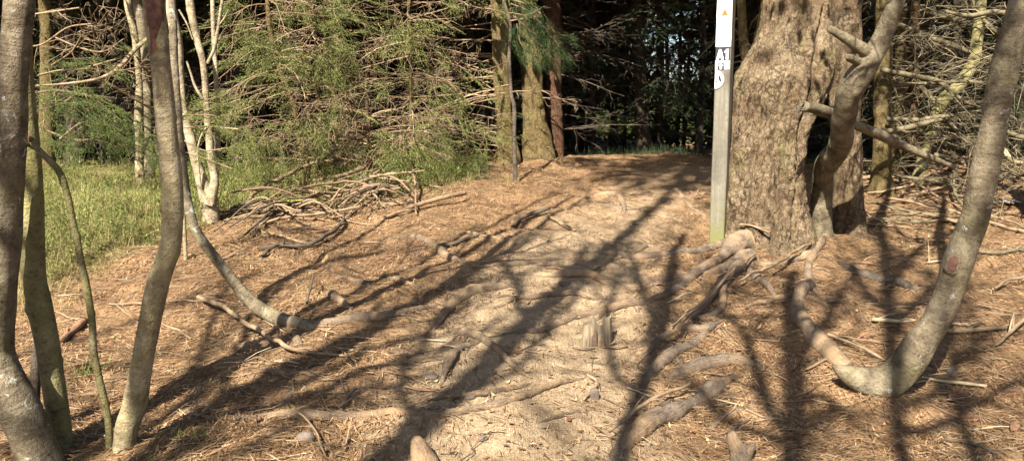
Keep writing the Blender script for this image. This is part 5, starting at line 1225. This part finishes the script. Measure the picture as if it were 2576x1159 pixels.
# mossy log in the pile
tag(stick([(705,528,12),(740,530,18),(780,529,18),(820,526,12)], MOSS, None, lift=[.03, .05, .06, .05], forks=0, seed=90), 'bright green mossy log lying in the front of the brush pile', 'branch')
def scatter_sticks():
    R = rng(44)
    for k in range(64):   # brush pile
        cx, cy = R.uniform(620, 1000), 0; cy = 565 - (cx - 560) * .14 + R.normal(0, 17); l = R.uniform(30, 120); s = R.normal(-.3, .5)
        pts = [(cx - l, cy - l * s * .6, 4), (cx, cy, R.uniform(3, 8)), (cx + l, cy + l * s * .6, 3)]
        h = max(0, R.uniform(-.05, .25))
        o = stick(pts, [TWIG_TAN, TWIG_BROWN, TWIG_BROWN, TWIG_DARK, TWIG_TAN][k % 5], 'thin dry branch tangled in the brush pile at the edge of the grass', lift=[h * R.uniform(0, 1.3), h, h * R.uniform(0, 1.3)], seed=200 + k, forks=3, sides=5)
        o['group'] = 'thin branches in the brush pile'
    for k in range(38):   # heap at right
        cx, cy = R.uniform(2180, 2560), R.uniform(425, 580); l = R.uniform(40, 120); s = R.normal(.1, .35)
        h = max(0, R.uniform(-.03, .24) * (1 - (cy - 425) / 200))
        o = stick([(cx - l, cy - l * s * .5, 5), (cx, cy + R.normal(0, 5), R.uniform(5, 9)), (cx + l, cy + l * s * .5, 3)], [TWIG_OLIVE, TWIG_TAN, TWIG_TAN, TWIG_BROWN][k % 4], 'thin dry bough tangled in the heap of pale boughs behind the sweeping grey trunk', lift=[h, h, h * .6], seed=300 + k, forks=3, sides=5)
        o['group'] = 'thin boughs in the heap on the right'
    for k in range(90):   # loose twigs on the needles
        while True:
            cx, cy = R.uniform(120, 2560), R.uniform(560, 1150)
            if not (1200 < cx < 1560 and R.random() < .8): break
        l = R.uniform(18, 60) * (.5 + cy / 1500); a = R.normal(.1, .5); w = R.uniform(3, 6)
        o = stick([(cx - l * math.cos(a), cy - l * .5 * math.sin(a), w * .7), (cx, cy + R.normal(0, 4), w), (cx + l * math.cos(a), cy + l * .5 * math.sin(a), w * .5)], [TWIG_TAN, TWIG_BROWN, WOOD_PALE, TWIG_TAN, TWIG_RED][k % 5], 'small dry twig lying loose on the brown needles', name='fallen_twig', seed=400 + k, forks=1, sides=5)
        o['category'] = 'twig'; o['group'] = 'loose twigs on the needles'
scatter_sticks()

# ================================================================== GROUND LITTER, GRASS, BILBERRY (stuff)
def blades(x, y, z, az, el, L, W, curve, name, mat, label):
    d = np.stack([np.cos(az) * np.cos(el), np.sin(az) * np.cos(el), np.sin(el)], 1); s = np.stack([-np.sin(az), np.cos(az), 0 * az], 1)
    p = np.stack([x, y, z], 1); L = L[:, None]; W = W[:, None]; dn = np.array([0, 0, 1.0]) * curve[:, None] * L
    a = p; b = p + d * L * .5 - dn * .25; c = p + d * L - dn
    V = np.stack([a - s * W, a + s * W, b + s * W * .8, b - s * W * .8, c], 1); n = len(x); o = np.arange(n)[:, None] * 5
    Q = o + np.array([0, 1, 2, 3]); T = o + np.array([3, 2, 4])
    ob = mesh(name, V.reshape(-1, 3), Q, T, mat, smooth=False); ob['kind'] = 'stuff'
    if label: ob['label'] = label
    return ob
def litter():
    R = rng(61); n = 190000
    Y = 3.0 + 8.5 * R.random(n) ** 1.25; X = R.uniform(-.72, .72, n) * Y
    cl = 1.5 * vn(np.stack([X * 2.2, Y * 2.2, 0 * X], -1), 15) + .9 * vn(np.stack([X * 6, Y * 6, 0 * X], -1), 16)
    keep = (R.random(n) < np.clip(.75 + .5 * cl, .12, 1)) & (R.random(n) > .88 * path_amt(X, Y) ** .8) & (R.random(n) > .45 * green_amt(X, Y)); X, Y = X[keep], Y[keep]; n = len(X)
    az = R.uniform(0, 6.28, n) + 0; flow = vn(np.stack([X * 1.4, Y * 1.4, 0 * X], -1), 18) * 2.5; az = np.where(R.random(n) < .55, flow + R.normal(0, .45, n), az)
    blades(X, Y, gz(X, Y) + .004 + .012 * R.random(n), az, R.normal(.10, .13, n), R.uniform(.03, .10, n), R.uniform(.0010, .0030, n) * (.6 + Y / 8), R.uniform(0, .2, n), 'needle_litter', LITTER, 'brown fallen needles and dry stalks covering the ground')
    n = 5200; Y = 3.0 + 8.5 * R.random(n) ** 1.2; X = R.uniform(-.72, .72, n) * Y; az = R.uniform(0, 6.28, n)
    blades(X, Y, gz(X, Y) + .004 + .01 * R.random(n), az, R.normal(.1, .2, n), R.uniform(.015, .05, n), R.uniform(.004, .011, n), R.uniform(-.1, .2, n), 'bark_chips', LITTER, 'flakes of bark and dead leaf scattered over the ground')
    n = 5200; Y = 3.0 + 8.5 * R.random(n) ** 1.2; X = R.uniform(-.72, .72, n) * Y
    keep = (R.random(n) > .9 * path_amt(X, Y)); X, Y = X[keep], Y[keep]
    T = Tubes()
    for x, y in zip(X, Y):
        a = R.uniform(0, 6.28); l = R.uniform(.04, .16); d = np.array([math.cos(a), math.sin(a)]); m = R.normal(0, .02)
        p = np.array([[x - d[0] * l, y - d[1] * l, 0], [x - d[1] * m, y + d[0] * m, 0], [x + d[0] * l, y + d[1] * l, 0]]); p[:, 2] = gz(p[:, 0], p[:, 1]) + .008 + R.random(3) * .018
        T.add(p, np.array([1, .9, .5]) * R.uniform(.0015, .0035), 3)
    o = tmesh('twig_litter', T, TWIG_TAN); o['kind'] = 'stuff'; o['label'] = 'fine broken twigs strewn through the needles'
litter()
def greens():
    R = rng(62)
    n = 170000; Y = R.uniform(5.0, 13.0, n); X = R.uniform(-.75, .05, n) * Y
    g = green_amt(X, Y) + .55 * vn(np.stack([X * 1.5, Y * 1.5, 0 * X], -1), 25) + .25 * vn(np.stack([X * 4.5, Y * 4.5, 0 * X], -1), 24); k = (g > .42) & (R.random(n) < .62 * np.clip(g, 0, 1) * np.where(Y > 11.5, .3, 1)); X, Y, g = X[k], Y[k], g[k]; n = len(X)
    h = R.uniform(.07, .33, n) * np.clip(.35 + .8 * (g - .4), .3, 1.1) * (1 + .5 * vn(np.stack([X * 1.1, Y * 1.1, 0 * X], -1), 26))
    az = R.uniform(0, 6.28, n); blades(X, Y, gz(X, Y) - .01, az, R.uniform(.5, 1.45, n), h * 1.3, R.uniform(.0010, .0021, n), R.uniform(.1, .75, n), 'grass', GRASS, 'yellow-green grass under the trees at left')
    # bilberry: upright wiry stems with small leaves
    m = 1300; Y = R.uniform(6.0, 12, m * 4); X = R.uniform(-.75, .05, m * 4) * Y
    g = green_amt(X, Y) + .5 * vn(np.stack([X * .9, Y * .9, 0 * X], -1), 27); k = g > .75; X, Y = X[k][:m], Y[k][:m]
    xs, ys, zs, az, el, L, W = [], [], [], [], [], [], []
    for x, y in zip(X, Y):
        z = float(gz(x, y)); hh = R.uniform(.14, .30)
        for s in range(5):
            dx, dy = R.normal(0, .05, 2); ns = 11
            for f in np.linspace(.15, 1, ns):
                xs.append(x + dx * f * 1.6 + R.normal(0, .008)); ys.append(y + dy * f * 1.6 + R.normal(0, .008)); zs.append(z + hh * f); az.append(R.uniform(0, 6.28)); el.append(R.uniform(-.1, 1.0)); L.append(R.uniform(.018, .04)); W.append(R.uniform(.003, .006))
    blades(*[np.array(v) for v in (xs, ys, zs, az, el, L, W)], np.full(len(xs), .1), 'bilberry_cover', BILB, 'low bilberry shrubs mixed with the grass at left')
    # dim grass at the foot of the far trunks
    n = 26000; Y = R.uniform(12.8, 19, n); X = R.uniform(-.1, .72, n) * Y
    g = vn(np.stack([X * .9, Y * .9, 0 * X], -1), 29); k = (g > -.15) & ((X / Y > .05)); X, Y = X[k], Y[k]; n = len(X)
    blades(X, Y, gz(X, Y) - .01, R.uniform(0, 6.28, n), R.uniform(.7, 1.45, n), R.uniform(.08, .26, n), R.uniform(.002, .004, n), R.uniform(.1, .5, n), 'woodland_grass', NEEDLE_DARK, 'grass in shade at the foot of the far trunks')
greens()
def tuft(px, py, n, h, sp, label, seed):
    b, _ = G(px, py); R = rng(seed); x = b[0] + R.normal(0, sp, n); y = b[1] + R.normal(0, sp, n)
    o = blades(x, y, gz(x, y) - .01, R.uniform(0, 6.28, n), R.uniform(.4, 1.4, n), R.uniform(.4, 1, n) * h, R.uniform(.0015, .003, n), R.uniform(.1, .5, n), 'grass_tuft', BILB, None)
    del o['kind']; tag(o, label, 'grass')
tuft(225, 935, 130, .16, .05, 'fresh green grass tuft between the mossy trunk and the thin crooked stem', 1)
tuft(160, 960, 60, .10, .05, 'small green tuft behind the base of the mossy trunk', 2)
tuft(450, 1105, 110, .09, .035, 'small green grass tuft right of the kinked trunk foot', 3)
tuft(495, 1095, 60, .10, .04, 'sparse green tuft farther right of the kinked trunk foot', 4)
tuft(395, 1150, 60, .08, .04, 'little green tuft at the very foot of the kinked trunk', 5)
tuft(2340, 690, 40, .10, .03, 'dark green sprout in the needles beside the oval trunk scar', 6)
tuft(2440, 1095, 30, .05, .025, 'bluish green sprig lying in the needles at the bottom right', 7)
tuft(1475, 862, 60, .06, .03, 'wisp of pale green grass at the left foot of the splintered stump', 8)

# ================================================================== LIGHT AND CAMERA
w = bpy.data.worlds.new('World'); S.world = w; w.use_nodes = True; nt = w.node_tree
bg = nt.nodes['Background']; sky = nt.nodes.new('ShaderNodeTexSky'); sky.sky_type = 'NISHITA'; sky.sun_disc = False
sky.sun_elevation = SUN_EL; sky.sun_rotation = math.pi + SUN_AZ; sky.air_density = 1.0; sky.dust_density = 1.5
nt.links.new(sky.outputs[0], bg.inputs[0]); bg.inputs[1].default_value = .05
sl = bpy.data.lights.new('sun', 'SUN'); sl.energy = 5.0; sl.angle = math.radians(.45); sl.color = (1.0, .935, .83)
so = bpy.data.objects.new('sun', sl); COL.objects.link(so)
dv = Vector((SUN_S[0] * math.cos(SUN_EL), SUN_S[1] * math.cos(SUN_EL), -math.sin(SUN_EL))); so.rotation_euler = dv.to_track_quat('-Z', 'Y').to_euler()
cd = bpy.data.cameras.new('camera'); cd.sensor_width = 36; cd.lens = 36 * F / 2576; cd.clip_end = 1500; cd.clip_start = .05
co = bpy.data.objects.new('camera', cd); COL.objects.link(co); co.location = (0, 0, CAM_Z); co.rotation_euler = (math.pi / 2 - PITCH, 0, 0); S.camera = co
S.view_settings.view_transform = 'Standard'; S.view_settings.look = 'None'; S.view_settings.exposure = 2.15; S.view_settings.gamma = 1
S.cycles.max_bounces = 5; S.cycles.diffuse_bounces = 3; S.cycles.transmission_bounces = 2; S.cycles.use_denoising = True
